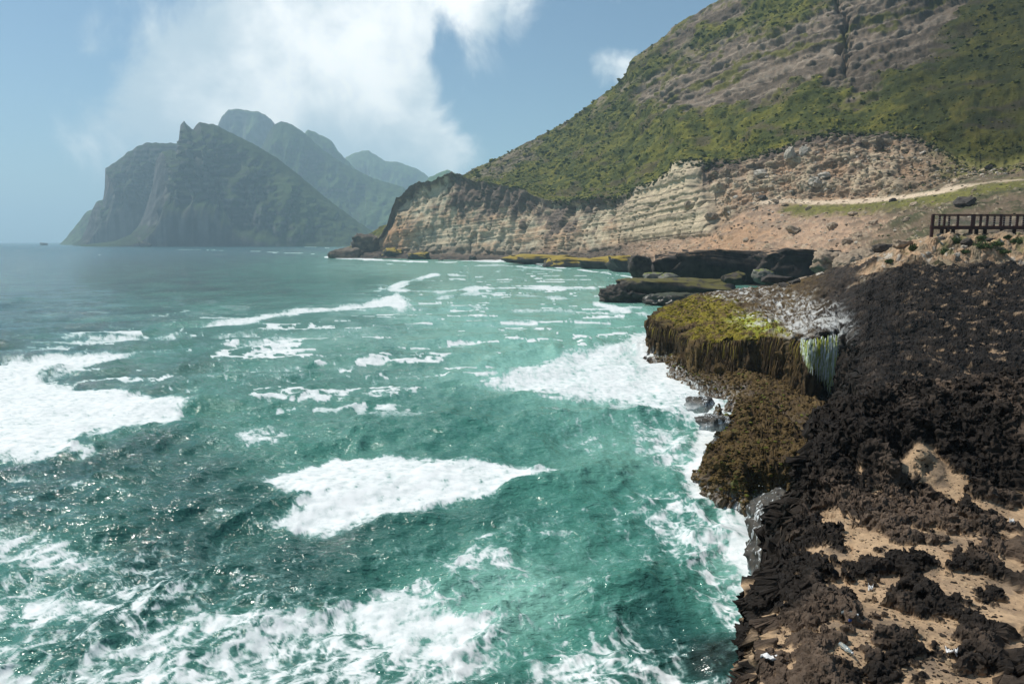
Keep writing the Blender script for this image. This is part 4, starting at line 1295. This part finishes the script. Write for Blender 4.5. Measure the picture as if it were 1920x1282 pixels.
# rocks by the boardwalk
for px, py, w, h, mt, lab in [(1655, 470, 38, 14, M_DARK, 'dark ragged outcrop capping the sandy bank edge'), (1690, 464, 36, 18, M_TAN, 'brown ragged outcrop on the sandy bank below the boardwalk end'), (1764, 452, 18, 8, M_DARK, 'grey flat stone just below the boardwalk end post'),
                              (1812, 457, 18, 11, M_DARK, 'dark stone on the sandy bank below the thick boardwalk post'), (1808, 466, 12, 7, M_PALE, 'small pale stone under the dark stone on the bank'), (1855, 451, 24, 5, M_DARK, 'low flat stone between two shrubs on the bank'), (1784, 470, 10, 5, M_PALE, 'pale chip of stone below the round shrub'),
                              (1740, 478, 10, 8, M_PALE, 'white-edged stone on the sandy bank slope')]:
    p, n_ = near_at(px, py)
    k = p[1] / FPX
    place_rock('bank_stone', 0, 0, 0, (w * k, w * k * .8, h * k * 1.25), mt, px, lab, 'rock', None, sub=4, box=.4, rough=.25, pos=p, sink=.25)

# wet rocks in the surf under the platform edge
place_rock('wet_boulder', 1450, 985, 23.2, (1.75, 1.7, 1.75), M_WHITEWATER, 60, 'round wet boulder with water pouring off it in the surf', sub=5, box=.15, rough=.14, sink=.28)
place_rock('wet_rock', 1462, 1085, 18.6, (1.8, 2.6, 2.3), M_WHITEWATER, 61, 'steep wet rock under the platform edge behind a white cascade', sub=5, box=.2, rough=.2, sink=.2)
place_rock('wet_rock', 1338, 800, 36.5, (2.0, 1.6, .9), M_WHITEWATER, 62, 'small wet rock awash at the foot of the ledge', sub=4, box=.2, rough=.2, sink=.3)
place_rock('wet_rock', 1360, 850, 32.2, (2.2, 1.8, 1.0), M_WHITEWATER, 63, 'low wet rock pouring water beside the algae shelf', sub=4, box=.2, rough=.2, sink=.3)
place_rock('wet_rock', 1312, 762, 40.0, (2.0, 1.6, .9), M_WHITEWATER, 64, 'wet rock farthest along the ledge foot, half under foam', sub=4, box=.2, rough=.2, sink=.35)

# stones scattered over the scree: the larger ones singly, the grit as one mass
rs = np.random.RandomState(21)
big_spots = [(1332, 408, 26, 14), (1485, 435, 34, 14), (1562, 428, 24, 16), (1470, 386, 14, 6), (1430, 372, 20, 9), (1455, 378, 16, 6), (1516, 392, 12, 8), (1675, 378, 14, 9), (1712, 386, 20, 7), (1806, 385, 40, 22), (1855, 315, 14, 10), (1290, 386, 20, 12), (1480, 295, 20, 24), (1505, 290, 18, 22),
             (1390, 340, 26, 10), (1430, 330, 30, 16), (1530, 345, 26, 18), (1545, 330, 26, 12), (1600, 400, 18, 9), (1640, 420, 20, 12), (1590, 455, 22, 14), (1610, 445, 16, 9), (1700, 415, 16, 9), (1400, 452, 14, 8), (1345, 470, 10, 6)]
big_labels = ['dark tan boulder at the foot of the bedded rock tower', 'widest flat-lying boulder on the middle of the scree', 'upright pale boulder on the scree above the hollow', 'small flat stone where the pale path begins', "black boulder beside the pale path's seaward end", 'flat stone beside the black boulder at the path end', 'lone dark rock on the grass strip below the path', 'black stone on the path edge where the slope turns brown', 'long grey stone on the brown slope below the path', 'largest dark boulder behind the boardwalk', 'dark boulder beside the upper fork of the path', 'brown boulder resting against the bedded rock tower', 'tall pale block high on the crumbling scarp', 'pale block beside the tall one high on the scarp', 'thin slanted slab low on the scarp beside the tower', 'tilted pale slab in the middle of the scarp', 'big tilted cream block above the start of the path', 'slanting pale beam of rock over the big cream block', 'small boulder just below the grass strip', 'boulder in the cluster where tan scree turns brown', 'largest stone of the cluster above the hollow', 'smaller stone of the cluster above the hollow', 'grey stone on the brown slope beside the boardwalk end', 'small stone on the orange sand above the rock wall', 'tiny stone at the seaward tip of the orange sand']
for i, (px, py, w, h) in enumerate(big_spots):
    p, nrm = far_at(px, py)
    k = p[1] / FPX
    place_rock('scree_boulder', 0, 0, 0, (w * k, w * k * .8, h * k), M_DARK if i in (4, 7, 9, 10) else (M_PALE if i in (12, 13, 15, 16, 17) else M_TAN), 200 + i, big_labels[i], 'boulder', 'large boulders on the scree', sub=3, box=.5, rough=.2, rz=rs.uniform(0, 6), pos=p, sink=.3, tilt=rs.uniform(-.4, .4))

protos = []
for i in range(6):
    P, F = rock_mesh(300 + i, (1, .85, .65), 2, .4, .22, 6)
    protos.append((P, F))
STONE_ME = []
for i, (P, F) in enumerate(protos):
    o_ = mesh_np('scree_stone', P, F, (M_TAN, M_PALE, M_TAN)[i % 3], False, link=False)
    STONE_ME.append(o_.data)
    bpy.data.objects.remove(o_)
ok = (FAR['u'] > 1290) & (FAR['u'] < 1900) & (FAR['v'] > 265) & (FAR['v'] < 490) & (FAR['KV'] > 1.9) & (FAR['KV'] < 3.95) & (FAR['right'] > .5)
idx = np.argwhere(ok)
pick = idx[rs.choice(len(idx), 90, replace=False)]
for i, (r_, c_) in enumerate(pick):
    p = FAR['P'][r_, c_]
    s = p[1] / FPX * rs.uniform(5, 10)
    o = bpy.data.objects.new('scree_stone', STONE_ME[i % 6])
    COL.objects.link(o)
    o.location = p
    o.scale = (s * rs.uniform(.8, 1.4), s, s * rs.uniform(.6, 1.0))
    o.rotation_euler = (rs.uniform(-.5, .5), rs.uniform(-.5, .5), rs.uniform(0, 6))
    tag(o, 'small angular stone strewn over the tan scree or scarp', 'stone', 'stones strewn over the scree')


def scatter_mass(name, pts, sizes, protos, mat, cols=None, seed=0, squash=(1, 1, 1), smooth=False, label=None):
    rs = np.random.RandomState(seed)
    Vs, Fs, Cs = [], [], []
    off = 0
    for i, (p, s) in enumerate(zip(pts, sizes)):
        P, F = protos[i % len(protos)]
        a = rs.uniform(0, 6.28)
        ca, sa = math.cos(a), math.sin(a)
        Q = P * np.array(squash) * s * rs.uniform(.75, 1.25, 3)
        Q = np.stack([Q[:, 0] * ca - Q[:, 1] * sa, Q[:, 0] * sa + Q[:, 1] * ca, Q[:, 2]], -1) + p
        Vs.append(Q); Fs.append(F + off); off += len(P)
        if cols is not None:
            Cs.append(np.repeat(cols[i][None], len(P), 0))
    at = {'col': np.concatenate(Cs)} if cols is not None else None
    o = mesh_np(name, np.concatenate(Vs), np.concatenate(Fs), mat, smooth, at)
    tag(o, label, None, None, 'stuff')
    return o


M_ATTR = terrain_mat('scrub_and_grit', (1.5, 6.0), .3, .95, .3, .1, .1)
small = []
for i in range(5):
    small.append(rock_mesh(330 + i, (1, .9, .7), 1, .3, .2, 4))
okg = (FAR['u'] > 1000) & (FAR['u'] < 2000) & (FAR['KV'] > 1.0) & (FAR['KV'] < 3.9) & ((FAR['right'] > .5) | (FAR['KV'] < 3.0))
idx = np.argwhere(okg)
pick = idx[rs.choice(len(idx), 5200, replace=False)]
pts = np.array([FAR['P'][a, b] for a, b in pick])
sz = pts[:, 1] / FPX * rs.gamma(2.2, 1.25, len(pts)).clip(1.2, 7)
base_c = np.where((rs.rand(len(pts)) < .35)[:, None], np.array([.46, .40, .32]), np.array([.27, .20, .14])) * rs.uniform(.55, 1.15, (len(pts), 1))
lowc = np.array([FAR['KV'][a, b] < 2.0 or FAR['u'][a, b] < 1180 for a, b in pick])
base_c[lowc] *= np.array([.5, .5, .5])
scatter_mass('scree_rubble', pts, sz, small, M_ATTR, base_c, 5, (1, 1, .8), False, 'small broken stones covering the scree')

# scrub on the mountainside
shr = []
for i in range(6):
    V, F = ICO[1] if i < 3 else ICO[2]
    r_ = np.random.RandomState(500 + i)
    P = V * (1 + r_.uniform(-.38, .38, (len(V), 1))) * np.array([1, 1, .75]) * .5
    P[:, 2] += .15
    shr.append((P, F))
pg = (FAR['grass'] * (FAR['u'] > 830) * (FAR['u'] < 2150) * (FAR['v'] > -60) * (FAR['KV'] > 4.0) * (FAR['KV'] < 7.05)).ravel()
fl = rs.choice(len(pg), 13000, replace=False, p=pg / pg.sum())
PP = FAR['P'].reshape(-1, 3)[fl]
PP = PP + (np.roll(FAR['P'], 1, 1).reshape(-1, 3)[fl] - PP) * rs.uniform(-.5, .5, (len(PP), 1)) - np.array([0, 0, .15])
sz = PP[:, 1] / FPX * (1.4 + rs.gamma(1.1, 1.7, len(PP))).clip(1.4, 13)
t = rs.rand(len(PP))
gc = np.where((t < .38)[:, None], np.array([.072, .083, .022]), np.where((t < .80)[:, None], np.array([.125, .135, .024]), np.array([.20, .18, .03])))
gc = gc * .9 * rs.uniform(.75, 1.3, (len(PP), 1)) * (1 - .4 * sst(1500, 1850, proj(PP)[0]))[:, None]  # scrub darkens rightwards too, vignetting put into its colour
scatter_mass('hillside_scrub', PP, sz, shr[:3], M_ATTR, gc, 8, (1, 1, .8), False, 'low yellow-green scrub covering the mountainside')
# low tufts on the brown slope behind the boardwalk
okd = np.argwhere((FAR['KV'] > 1.9) & (FAR['KV'] < 3.95) & (FAR['u'] > 1620) & (FAR['u'] < 2000) & (FAR['v'] < 470))
pick = okd[rs.choice(len(okd), 700, replace=False)]
pts = np.array([FAR['P'][a, b] for a, b in pick])
sz = pts[:, 1] / FPX * rs.gamma(1.6, 1.9, len(pts)).clip(1.5, 9)
scatter_mass('slope_tufts', pts, sz, shr[:3], M_ATTR, np.array([[.05, .058, .022]]) * rs.uniform(.5, 1.6, (len(pts), 1)), 19, (1, 1, .6), False, 'dark green tufts on the brown slope behind the boardwalk')
# darker bushes hanging over the top of the cliff
okc = np.argwhere((np.abs(FAR['KV'] - 4.03) < .1) & (FAR['u'] > 1030) & (FAR['u'] < 1800))
pick = okc[rs.choice(len(okc), 420, replace=False)]
pts = np.array([FAR['P'][a, b] for a, b in pick])
sz = pts[:, 1] / FPX * rs.uniform(3, 9, len(pts))
scatter_mass('cliff_top_scrub', pts, sz, shr, M_ATTR, np.array([[.05, .058, .022]]) * rs.uniform(.5, 1.5, (len(pts), 1)), 9, (1, 1, .8), False, 'dark scrub along the broken cliff edge')


# ------------------------------------------------------------------ algae curtains and run-off on the ledge
def strands(name, items, mat, label):
    """items: (top point, outward unit, length, width, colour)"""
    Vs, Fs, Cs = [], [], []
    off = 0
    rs = np.random.RandomState(77)
    for (p, out, ln, wd, c) in items:
        k = 7
        side = np.array([-out[1], out[0], 0])
        ph = rs.uniform(0, 6.28)
        for i in range(k):
            t = i / (k - 1)
            w = wd * (1 - t) ** .5 * (.8 + .4 * rs.rand()) + .004
            q = np.array(p) + out * (.02 + .10 * min(t * 4, 1) + ln * t / 9.0) + side * (.08 * math.sin(ph + 3 * t) * ln * .4) + np.array([0, 0, -ln * t + .06 * (1 - t)])
            Vs.append(q + side * w); Vs.append(q + out * w * .8); Vs.append(q - side * w)
            cc = c * rs.uniform(.75, 1.25)
            Cs += [cc, cc, cc]
            if i:
                b = off + (i - 1) * 3
                for a_, d_ in ((0, 1), (1, 2), (2, 0)):
                    Fs.append((b + a_, b + d_, b + 3 + d_, b + 3 + a_))
        off += 3 * k
    o = mesh_np(name, np.array(Vs), np.array(Fs), mat, True, {'col': np.array(Cs)})
    tag(o, label, None, None, 'stuff')
    return o


RIMW = np.array([np.array([*W(*p), p[2]]) for p in U_RIM])


def rim_point(px):
    """the lip of the mossy ledge and the way it faces"""
    pts = [(p[0], q) for p, q in zip(U_RIM, RIMW) if p[0] not in (1322, 1290, 1240, 1222)] if px >= 1284 else [(p[0], q) for p, q in zip(U_RIM[:4], RIMW[:4])]
    for (a, pa), (b, pb) in zip(pts[:-1], pts[1:]):
        if a <= px <= b:
            t = (px - a) / (b - a)
            e = pb - pa
            out = np.array([e[1], -e[0], 0]); out /= np.linalg.norm(out)
            return pa * (1 - t) + pb * t, out
    return None


rs = np.random.RandomState(31)
items = []
for i in range(1300):
    px = rs.uniform(1224, 1524)
    gap = pn2(px / 14.0, 3.7) + .6 * pn2(px / 5.0, 9.2)
    if gap < -.12 and rs.rand() < .85:
        continue
    r = rim_point(px)
    if r is None:
        continue
    p, out = r
    drop = np.interp(px, [1224, 1283, 1284, 1330, 1380, 1440, 1524], [1.2, 1.2, 1.8, 2.2, 2.7, 3.0, 3.3])
    d0 = rs.uniform(-.15, drop * .75) if rs.rand() < .6 else rs.uniform(-.1, .3)
    p = p + out * (rim_wobble(np.array([p[0]]))[0] + d0 / 8 + .04 + .16 * rs.rand()) - np.array([0, 0, .30]) + np.array([0, 0, -d0])
    ln = min(rs.uniform(.35, 1.0) + .9 * max(0, float(gap)), max(drop - d0, .25))
    t = rs.rand()
    c = np.array([.055, .033, .013]) if t < .5 else (np.array([.095, .06, .02]) if t < .8 else np.array([.035, .024, .012]))
    if d0 < .4 and rs.rand() < .2:
        c = np.array([.17, .13, .02])
    items.append((p, out, ln, rs.uniform(.02, .06), c * (.75 + .6 * rs.rand())))
M_STR = terrain_mat('algae_strands', (3.0, 14.0), .4, .8, .3, .02, .25)
if items:
    strands('hanging_algae', items, M_STR, 'brown algae curtains hanging from the mossy ledge')
items = []
for i in range(900):
    px = rs.uniform(1502, 1600)
    r = rim_point(px if px < 1597 else 1597)
    if r is None:
        continue
    p, out = r
    out = np.array([-.35, -.94, 0])
    frac = (px - 1506) / 94
    full = np.interp(px, [1506, 1530, 1560, 1585, 1600], [1.2, 2.6, 3.9, 3.9, 1.6])
    d0 = rs.uniform(-.2, full * .6)
    p = p + out * (rim_wobble(np.array([p[0]]))[0] + d0 / 8 + .40 + .2 * rs.rand()) - np.array([0, 0, .1]) + np.array([0, 0, -d0])
    ln = (full - d0) * rs.uniform(.4, 1.0)
    t = rs.rand()
    side_g = abs(frac - .5) * 2
    c = np.array([.80, .86, .84]) if t < .58 - .3 * side_g else (np.array([.45, .54, .22]) if t < .85 - .2 * side_g else np.array([.42, .44, .04]))
    items.append((p, out, ln * rs.uniform(.4, 1), rs.uniform(.007, .026), c))
M_RUN = terrain_mat('white_runoff', (3.0, 14.0), .25, .35, .2, .02, .5)
if items:
    strands('waterfall', items, M_RUN, 'thin white and green run-off trickling down the ledge wall')


# spray thrown up where the swell meets the ledges
rs = np.random.RandomState(91)
pts, sz = [], []
for px, py, z0, rad, hgt, n_ in ((1222, 645, .3, 1.6, 1.8, 260), (1330, 790, .2, 1.0, .9, 160), (1300, 745, .2, 1.0, .8, 120), (1312, 905, .1, .6, .5, 110), (1425, 948, .1, .5, .7, 140), (1448, 1040, .1, .6, .9, 240), (1446, 1110, .1, .6, .6, 160)):
    c = at_z(px, py, z0)
    for _ in range(n_):
        a_ = rs.uniform(0, 6.28); q = rs.rand() ** .7
        pts.append(c + np.array([math.cos(a_) * rad * q, math.sin(a_) * rad * q, rs.exponential(.33) * hgt * (1.1 - q)]))
        sz.append(c[1] / FPX * rs.uniform(.7, 2.0))
drops = [(V_ * .5, F_) for V_, F_ in (ICO[1],)]
M_SPRAY = plain_mat('sea_spray_water', (.80, .83, .83), (.70, .75, .75), 5, .5, 0)
scatter_mass('sea_spray', np.array(pts), np.array(sz), drops, M_SPRAY, None, 3, (1, 1, 1.2), True, 'white droplets thrown up along the ledge foot')

# fringe of tufts on the algae
ok = np.argwhere((NEAR['which'] >= 2) & NEAR['vis'] & (NEAR['u'] < 1530) & (NEAR['P'][..., 2] > .35) & ((NEAR['which'] != 2) | (NEAR['top'] > .4)))
pick = ok[rs.choice(len(ok), min(4200, len(ok)), replace=False)]
pts = np.array([NEAR['P'][a, b] for a, b in pick])
on_top = np.array([NEAR['top'][a, b] for a, b in pick])
sz = rs.uniform(.10, .26, len(pts)) * (pts[:, 1] / 40) ** .5
cc = np.where((on_top > .4)[:, None], np.array([.20, .165, .02]), np.array([.075, .05, .018])) * rs.uniform(.5, 1.35, (len(pts), 1))
gsel = (rs.rand(len(pts)) < .10)
cc[gsel] = np.array([.10, .105, .02]) * rs.uniform(.6, 1.2, (gsel.sum(), 1))
scatter_mass('algae_tufts', pts - np.array([0, 0, .03]), sz, shr[:3], M_ATTR, cc, 12, (1, 1, .8), False, 'brown and ochre algae tufts coating the ledge')


# grit and pebbles on the sand of the platform
ok = np.argwhere((NEAR['which'] == 0) & NEAR['vis'] & (NEAR['u'] < 1980) & (NEAR['v'] < 1320) & (NEAR['sand'] > .5))
pick = ok[rs.choice(len(ok), min(2600, len(ok)), replace=False)]
pts = np.array([NEAR['P'][a, b] for a, b in pick])
sz = rs.gamma(1.5, .011, len(pts)).clip(.008, .07)
cc = np.where((rs.rand(len(pts)) < .55)[:, None], np.array([.035, .028, .022]), np.array([.30, .22, .14])) * rs.uniform(.6, 1.4, (len(pts), 1))
scatter_mass('sand_grit', pts, sz, small, M_ATTR, cc, 15, (1, 1, .8), False, 'grit and pebbles lying on the platform sand')

# ------------------------------------------------------------------ boardwalk
M_WOOD = plain_mat('dark_red_timber', (.060, .016, .012), (.028, .010, .008), 6.0, .6, .3, .01, .35)
M_WIRE = plain_mat('steel_wire', (.55, .53, .50), (.40, .39, .37), 20, .35, 0, .01, .5)
M_CONC = plain_mat('weathered_concrete', (.34, .29, .24), (.22, .19, .155), 3.0, .95, .4, .05)


def box_mesh(name, lo, hi, mat, parent, bev=.012):
    bm = bmesh.new()
    bmesh.ops.create_cube(bm, size=1)
    lo = np.array(lo); hi = np.array(hi)
    for v in bm.verts:
        v.co = Vector([lo[i] if v.co[i] < 0 else hi[i] for i in range(3)])
    if bev:
        bmesh.ops.bevel(bm, geom=list(bm.edges), offset=min(bev, (hi - lo).min() * .3), segments=1, affect='EDGES')
    me = bpy.data.meshes.new(name)
    bm.to_mesh(me); bm.free()
    me.materials.append(mat)
    o = bpy.data.objects.new(name, me)
    COL.objects.link(o)
    o.parent = parent
    return o


def build_boardwalk():
    D = 67.0
    p0 = at_y(1746, 426, D); zr = at_y(1746, 403.5, D)[2]; zd = at_y(1746, 423.5, D)[2]
    x0 = p0[0]; x1 = at_y(1990, 424, D)[0]
    root = bpy.data.objects.new('boardwalk', None)
    COL.objects.link(root)
    root.location = (x0, D, p0[2])
    tag(root, 'dark red timber boardwalk with post and wire railing above the sandy bank', 'boardwalk')

    def L(x, y, z):
        return (x - x0, y, z - p0[2])
    depth = 2.6
    xb = at_y(1760, 424, D + depth)[0]
    shear = (xb - x0) / depth
    # edge beams, joists and planks
    box_mesh('edge_beam', L(x0 - .15, -.09, zd - .30), L(x1, .0, zd - .045), M_WOOD, root)
    box_mesh('edge_beam', L(xb, depth, zd - .30), L(x1, depth + .09, zd - .045), M_WOOD, root)
    eb = box_mesh('end_beam', L(x0 - .15, .002, zd - .29), L(x0 - .05, depth - .002, zd - .05), M_WOOD, root)
    for v in eb.data.vertices:
        v.co.x += shear * v.co.y
    n = int((x1 - x0) / .19)
    src = None
    for i in range(n):
        xa = x0 - .15 + i * .19
        if src is None:
            src = box_mesh('plank', L(x0 - .15, -.06, zd - .04), L(x0 + .02, depth + .06, zd), M_WOOD, root, .006)
            for v in src.data.vertices:
                v.co.x += shear * v.co.y
        else:
            c = src.copy(); COL.objects.link(c); c.parent = root; c.location = (i * .19, 0, random.Random(i).uniform(-.004, .004))
    # posts
    fx = [(1746, .28), (1768, .17), (1793, .17), (1821.5, .36), (1835.5, .17), (1848, .18), (1873.5, .20), (1904, .20), (1930, .2), (1958, .2), (1988, .2)]
    for px, w in fx:
        x = at_y(px, 420, D)[0]
        low = zd - .04 if px != 1746 else at_y(1746, 441, D)[2] - .2
        box_mesh('railing_post', L(x - w / 2, -.28, low), L(x + w / 2, -.095, zr - .002), M_WOOD, root, .02)
    for px in (1763, 1781, 1798, 1841, 1866, 1884, 1896, 1921, 1945, 1975):
        x = at_y(px, 420, D + depth)[0]
        box_mesh('railing_post', L(x - .08, depth + .095, zd - .03), L(x + .08, depth + .24, zr - .002), M_WOOD, root, .02)
    box_mesh('handrail', L(x0 - .14, -.30, zr), L(x1, -.07, zr + .09), M_WOOD, root, .02)
    box_mesh('handrail', L(xb, depth + .07, zr), L(x1, depth + .26, zr + .09), M_WOOD, root, .02)
    for yy in (-.19, depth + .17):
        for i in range(4):
            z = zd + (zr - zd) * (i + .8) / 4.9
            box_mesh('railing_wire', L(x0 + .1 if yy < 0 else xb, yy - .013, z - .013), L(x1, yy + .013, z + .013), M_WIRE, root, 0)
    # legs on concrete footings
    legs = [(1769, 0.4, 437), (1780, -.1, 441), (1790, 1.5, 437), (1823, -.1, 441), (1834, 1.6, 437), (1850, 1.0, 437), (1882, -.1, 436), (1905, 1.2, 435), (1935, -.1, 436), (1965, .8, 436)]
    for px, dy, pyb in legs:
        x = at_y(px, 430, D + dy)[0]
        g, _ = near_at(px, 445)
        zb = min(g[2] + .05, zd - .7)
        box_mesh('leg', L(x - .13, dy + .1, zb), L(x + .13, dy + .36, zd - .302), M_WOOD, root, .02)
        V, F = ICO[3]
        P = V.copy(); P[:, 2] = np.clip(P[:, 2], -.6, .8)
        P = P * np.array([.46, .46, .30]) * (1 + .08 * fbm3(P[:, 0] * 2 + px, P[:, 1] * 2, P[:, 2] * 2, 3))[:, None]
        o = mesh_np('footing', P + np.array(L(x, dy + .23, zb + .02)), F, M_CONC, True, None, root)


build_boardwalk()

# ------------------------------------------------------------------ shrubs on the bank
M_LEAF = plain_mat('shrub_leaves', (.075, .115, .028), (.035, .060, .018), 30, .7, 0, .01, .25)
M_TWIG = plain_mat('shrub_twigs', (.10, .075, .05), (.06, .045, .03), 20, .9, 0)


def shrub(px, py, w, h, seed, label):
    p, _ = near_at(px, py)
    k = p[1] / FPX
    root = bpy.data.objects.new('shrub', None)
    COL.objects.link(root); root.location = p
    tag(root, label, 'shrub', 'shrubs on the sandy bank')
    rs = np.random.RandomState(seed)
    R, H = w * k / 2, h * k
    Vs, Fs = [], []
    for i in range(900):
        d = rs.normal(size=3); d /= np.linalg.norm(d); d[2] = abs(d[2])
        c = d * np.array([R, R * .8, H]) * rs.uniform(.45, 1.05) * (1 + .3 * math.sin(5 * math.atan2(d[1], d[0]) + seed))
        a = rs.normal(size=3); a /= np.linalg.norm(a); b = np.cross(a, rs.normal(size=3)); b /= np.linalg.norm(b)
        s = rs.uniform(.05, .11)
        o = len(Vs)
        Vs += [c - a * s, c + b * s * .45, c + a * s, c - b * s * .45]
        Fs.append((o, o + 1, o + 2, o + 3))
    mesh_np('foliage', np.array(Vs), np.array(Fs), M_LEAF, False, None, root)
    Vs, Fs = [], []
    for i in range(14):
        d = rs.normal(size=3); d[2] = abs(d[2]) + .3; d /= np.linalg.norm(d)
        e = d * np.array([R, R * .8, H]) * .8
        s = np.cross(d, [0, 0, 1.0]); s /= np.linalg.norm(s) + 1e-6; t_ = np.cross(s, d)
        o = len(Vs)
        for q, w_ in ((np.zeros(3), .02), (e, .006)):
            Vs += [q + s * w_, q - s * w_ * .5 + t_ * w_, q - s * w_ * .5 - t_ * w_]
        Fs += [(o, o + 1, o + 4, o + 3), (o + 1, o + 2, o + 5, o + 4), (o + 2, o, o + 3, o + 5)]
    mesh_np('twigs', np.array(Vs), np.array(Fs), M_TWIG, False, None, root)


for i, (px, py, w, h, lab) in enumerate([(1792, 457, 24, 11, 'round green shrub on the bank before the boardwalk legs'), (1845, 466, 34, 12, 'widest low shrub sprawling in the middle of the bank'), (1908, 456, 24, 8, 'green shrub at the picture edge below the boardwalk'),
                                         (1868, 460, 20, 6, 'thin shrub trailing off the widest shrub'), (1770, 475, 26, 8, 'straggly shrub lowest on the sandy bank slope'), (1840, 447, 16, 5, 'small shrub tight under the boardwalk edge'), (1890, 446, 14, 5, 'small shrub beside the concrete footing at the boardwalk'),
                                         (1712, 470, 16, 10, 'shrub growing on the brown ragged outcrop'), (1668, 492, 14, 5, 'small shrub on the lower sandy bank'), (1810, 474, 16, 5, 'low shrub patch beside the pale stone'), (1880, 474, 26, 6, 'flat shrub patch near the top of the black slope')]):
    shrub(px, py, w, h, 40 + i, lab)

# ------------------------------------------------------------------ litter on the platform
M_CLEAR = new_mat('clear_plastic')
M_CLEAR[2].inputs['Base Color'].default_value = (.75, .85, .85, 1)
M_CLEAR[2].inputs['Transmission Weight'].default_value = .8
M_CLEAR[2].inputs['Roughness'].default_value = .15
M_CLEAR = M_CLEAR[0]
M_BLUE = plain_mat('blue_plastic', (.03, .12, .45), (.025, .09, .35), 10, .4, 0)
M_WHITE = plain_mat('white_plastic', (.75, .75, .74), (.55, .55, .54), 12, .5, .2, .01)


def lathe(name, prof, mat, parent, seg=20):
    Vs, Fs = [], []
    for (r, z) in prof:
        for i in range(seg):
            a = 2 * math.pi * i / seg
            Vs.append((r * math.cos(a), r * math.sin(a), z))
    for j in range(len(prof) - 1):
        for i in range(seg):
            Fs.append((j * seg + i, j * seg + (i + 1) % seg, (j + 1) * seg + (i + 1) % seg, (j + 1) * seg + i))
    return mesh_np(name, np.array(Vs), np.array(Fs), mat, True, None, parent)


def bottle(px, py, rz, label):
    p, n_ = near_at(px, py)
    root = bpy.data.objects.new('plastic_bottle', None)
    COL.objects.link(root)
    root.location = p + np.array([0, 0, .035])
    root.rotation_euler = (math.radians(90), 0, rz)
    root.scale = (.75, .75, .75)
    tag(root, label, 'bottle', 'plastic bottles on the rock platform')
    lathe('body', [(.001, 0), (.028, .002), (.032, .012), (.031, .05), (.033, .06), (.031, .075), (.033, .09), (.032, .14), (.024, .17), (.013, .19), (.012, .205)], M_CLEAR, root)
    lathe('cap', [(.0145, .203), (.0145, .218), (.001, .219)], M_WHITE, root)


bottle(1577, 1152, 1.2, 'clear crushed plastic bottle lying on sand near the platform edge')
bottle(1574, 1212, .3, 'clear plastic bottle caught between black rock knots')


def scrap(px, py, w, h, seed, mat, label, name='plastic_scrap', cat='litter'):
    p, n_ = near_at(px, py)
    k = np.linalg.norm(p - np.array([0, 0, CAM_H])) / FPX
    nx, ny = 14, 8
    gx, gy = np.meshgrid(np.linspace(-.5, .5, nx), np.linspace(-.5, .5, ny))
    X = gx * w * k; Y = gy * h * k * 1.6
    Z = .035 + .05 * fbm2(gx * 3 + seed, gy * 3, 3)
    wob = 1 - .4 * np.abs(pn2(gx * 3 + seed, gy * 0))
    o = mesh_np(name, np.stack([X, Y * wob, Z], -1).reshape(-1, 3), grid_faces(ny, nx), mat, True)
    md = o.modifiers.new('thick', 'SOLIDIFY'); md.thickness = .003
    o.location = p
    o.rotation_euler = (0, 0, -.4)
    tag(o, label, cat)


scrap(1450, 1240, 40, 10, 1, M_WHITE, 'long torn white plastic strip on rock at the platform edge')
scrap(1782, 1225, 15, 6, 4, M_WHITE, 'crumpled white scrap on sand beside a rock knot')
scrap(1632, 1106, 7, 4, 7, M_WHITE, 'tiny white scrap on the open sand patch')
scrap(1594, 1167, 4, 3, 9, M_BLUE, 'small blue plastic piece beside the crushed bottle')
scrap(1896, 980, 6, 3, 12, M_WHITE, 'small white flake on the sand near the picture edge')

# ------------------------------------------------------------------ sea haze filling the bay
def build_haze():
    bm = bmesh.new()
    bmesh.ops.create_cube(bm, size=1.0)
    for vv in bm.verts:
        vv.co.x *= 220000
        vv.co.y = -3000 if vv.co.y < 0 else 17000
        vv.co.z = -6 if vv.co.z < 0 else 690
    me = bpy.data.meshes.new('haze')
    bm.to_mesh(me); bm.free()
    m = bpy.data.materials.new('haze_air')
    m.use_nodes = True
    nt = m.node_tree
    nt.nodes.clear()
    out = N(nt, 'ShaderNodeOutputMaterial')
    pv = N(nt, 'ShaderNodeVolumePrincipled')
    pv.inputs['Color'].default_value = (.62, .84, .97, 1)
    pv.inputs['Density'].default_value = .00023
    pv.inputs['Anisotropy'].default_value = .15
    nt.links.new(pv.outputs[0], out.inputs['Volume'])
    me.materials.append(m)
    o = bpy.data.objects.new('haze', me)
    COL.objects.link(o)
    tag(o, 'thin blue sea haze over the whole bay', None, None, 'stuff')


build_haze()
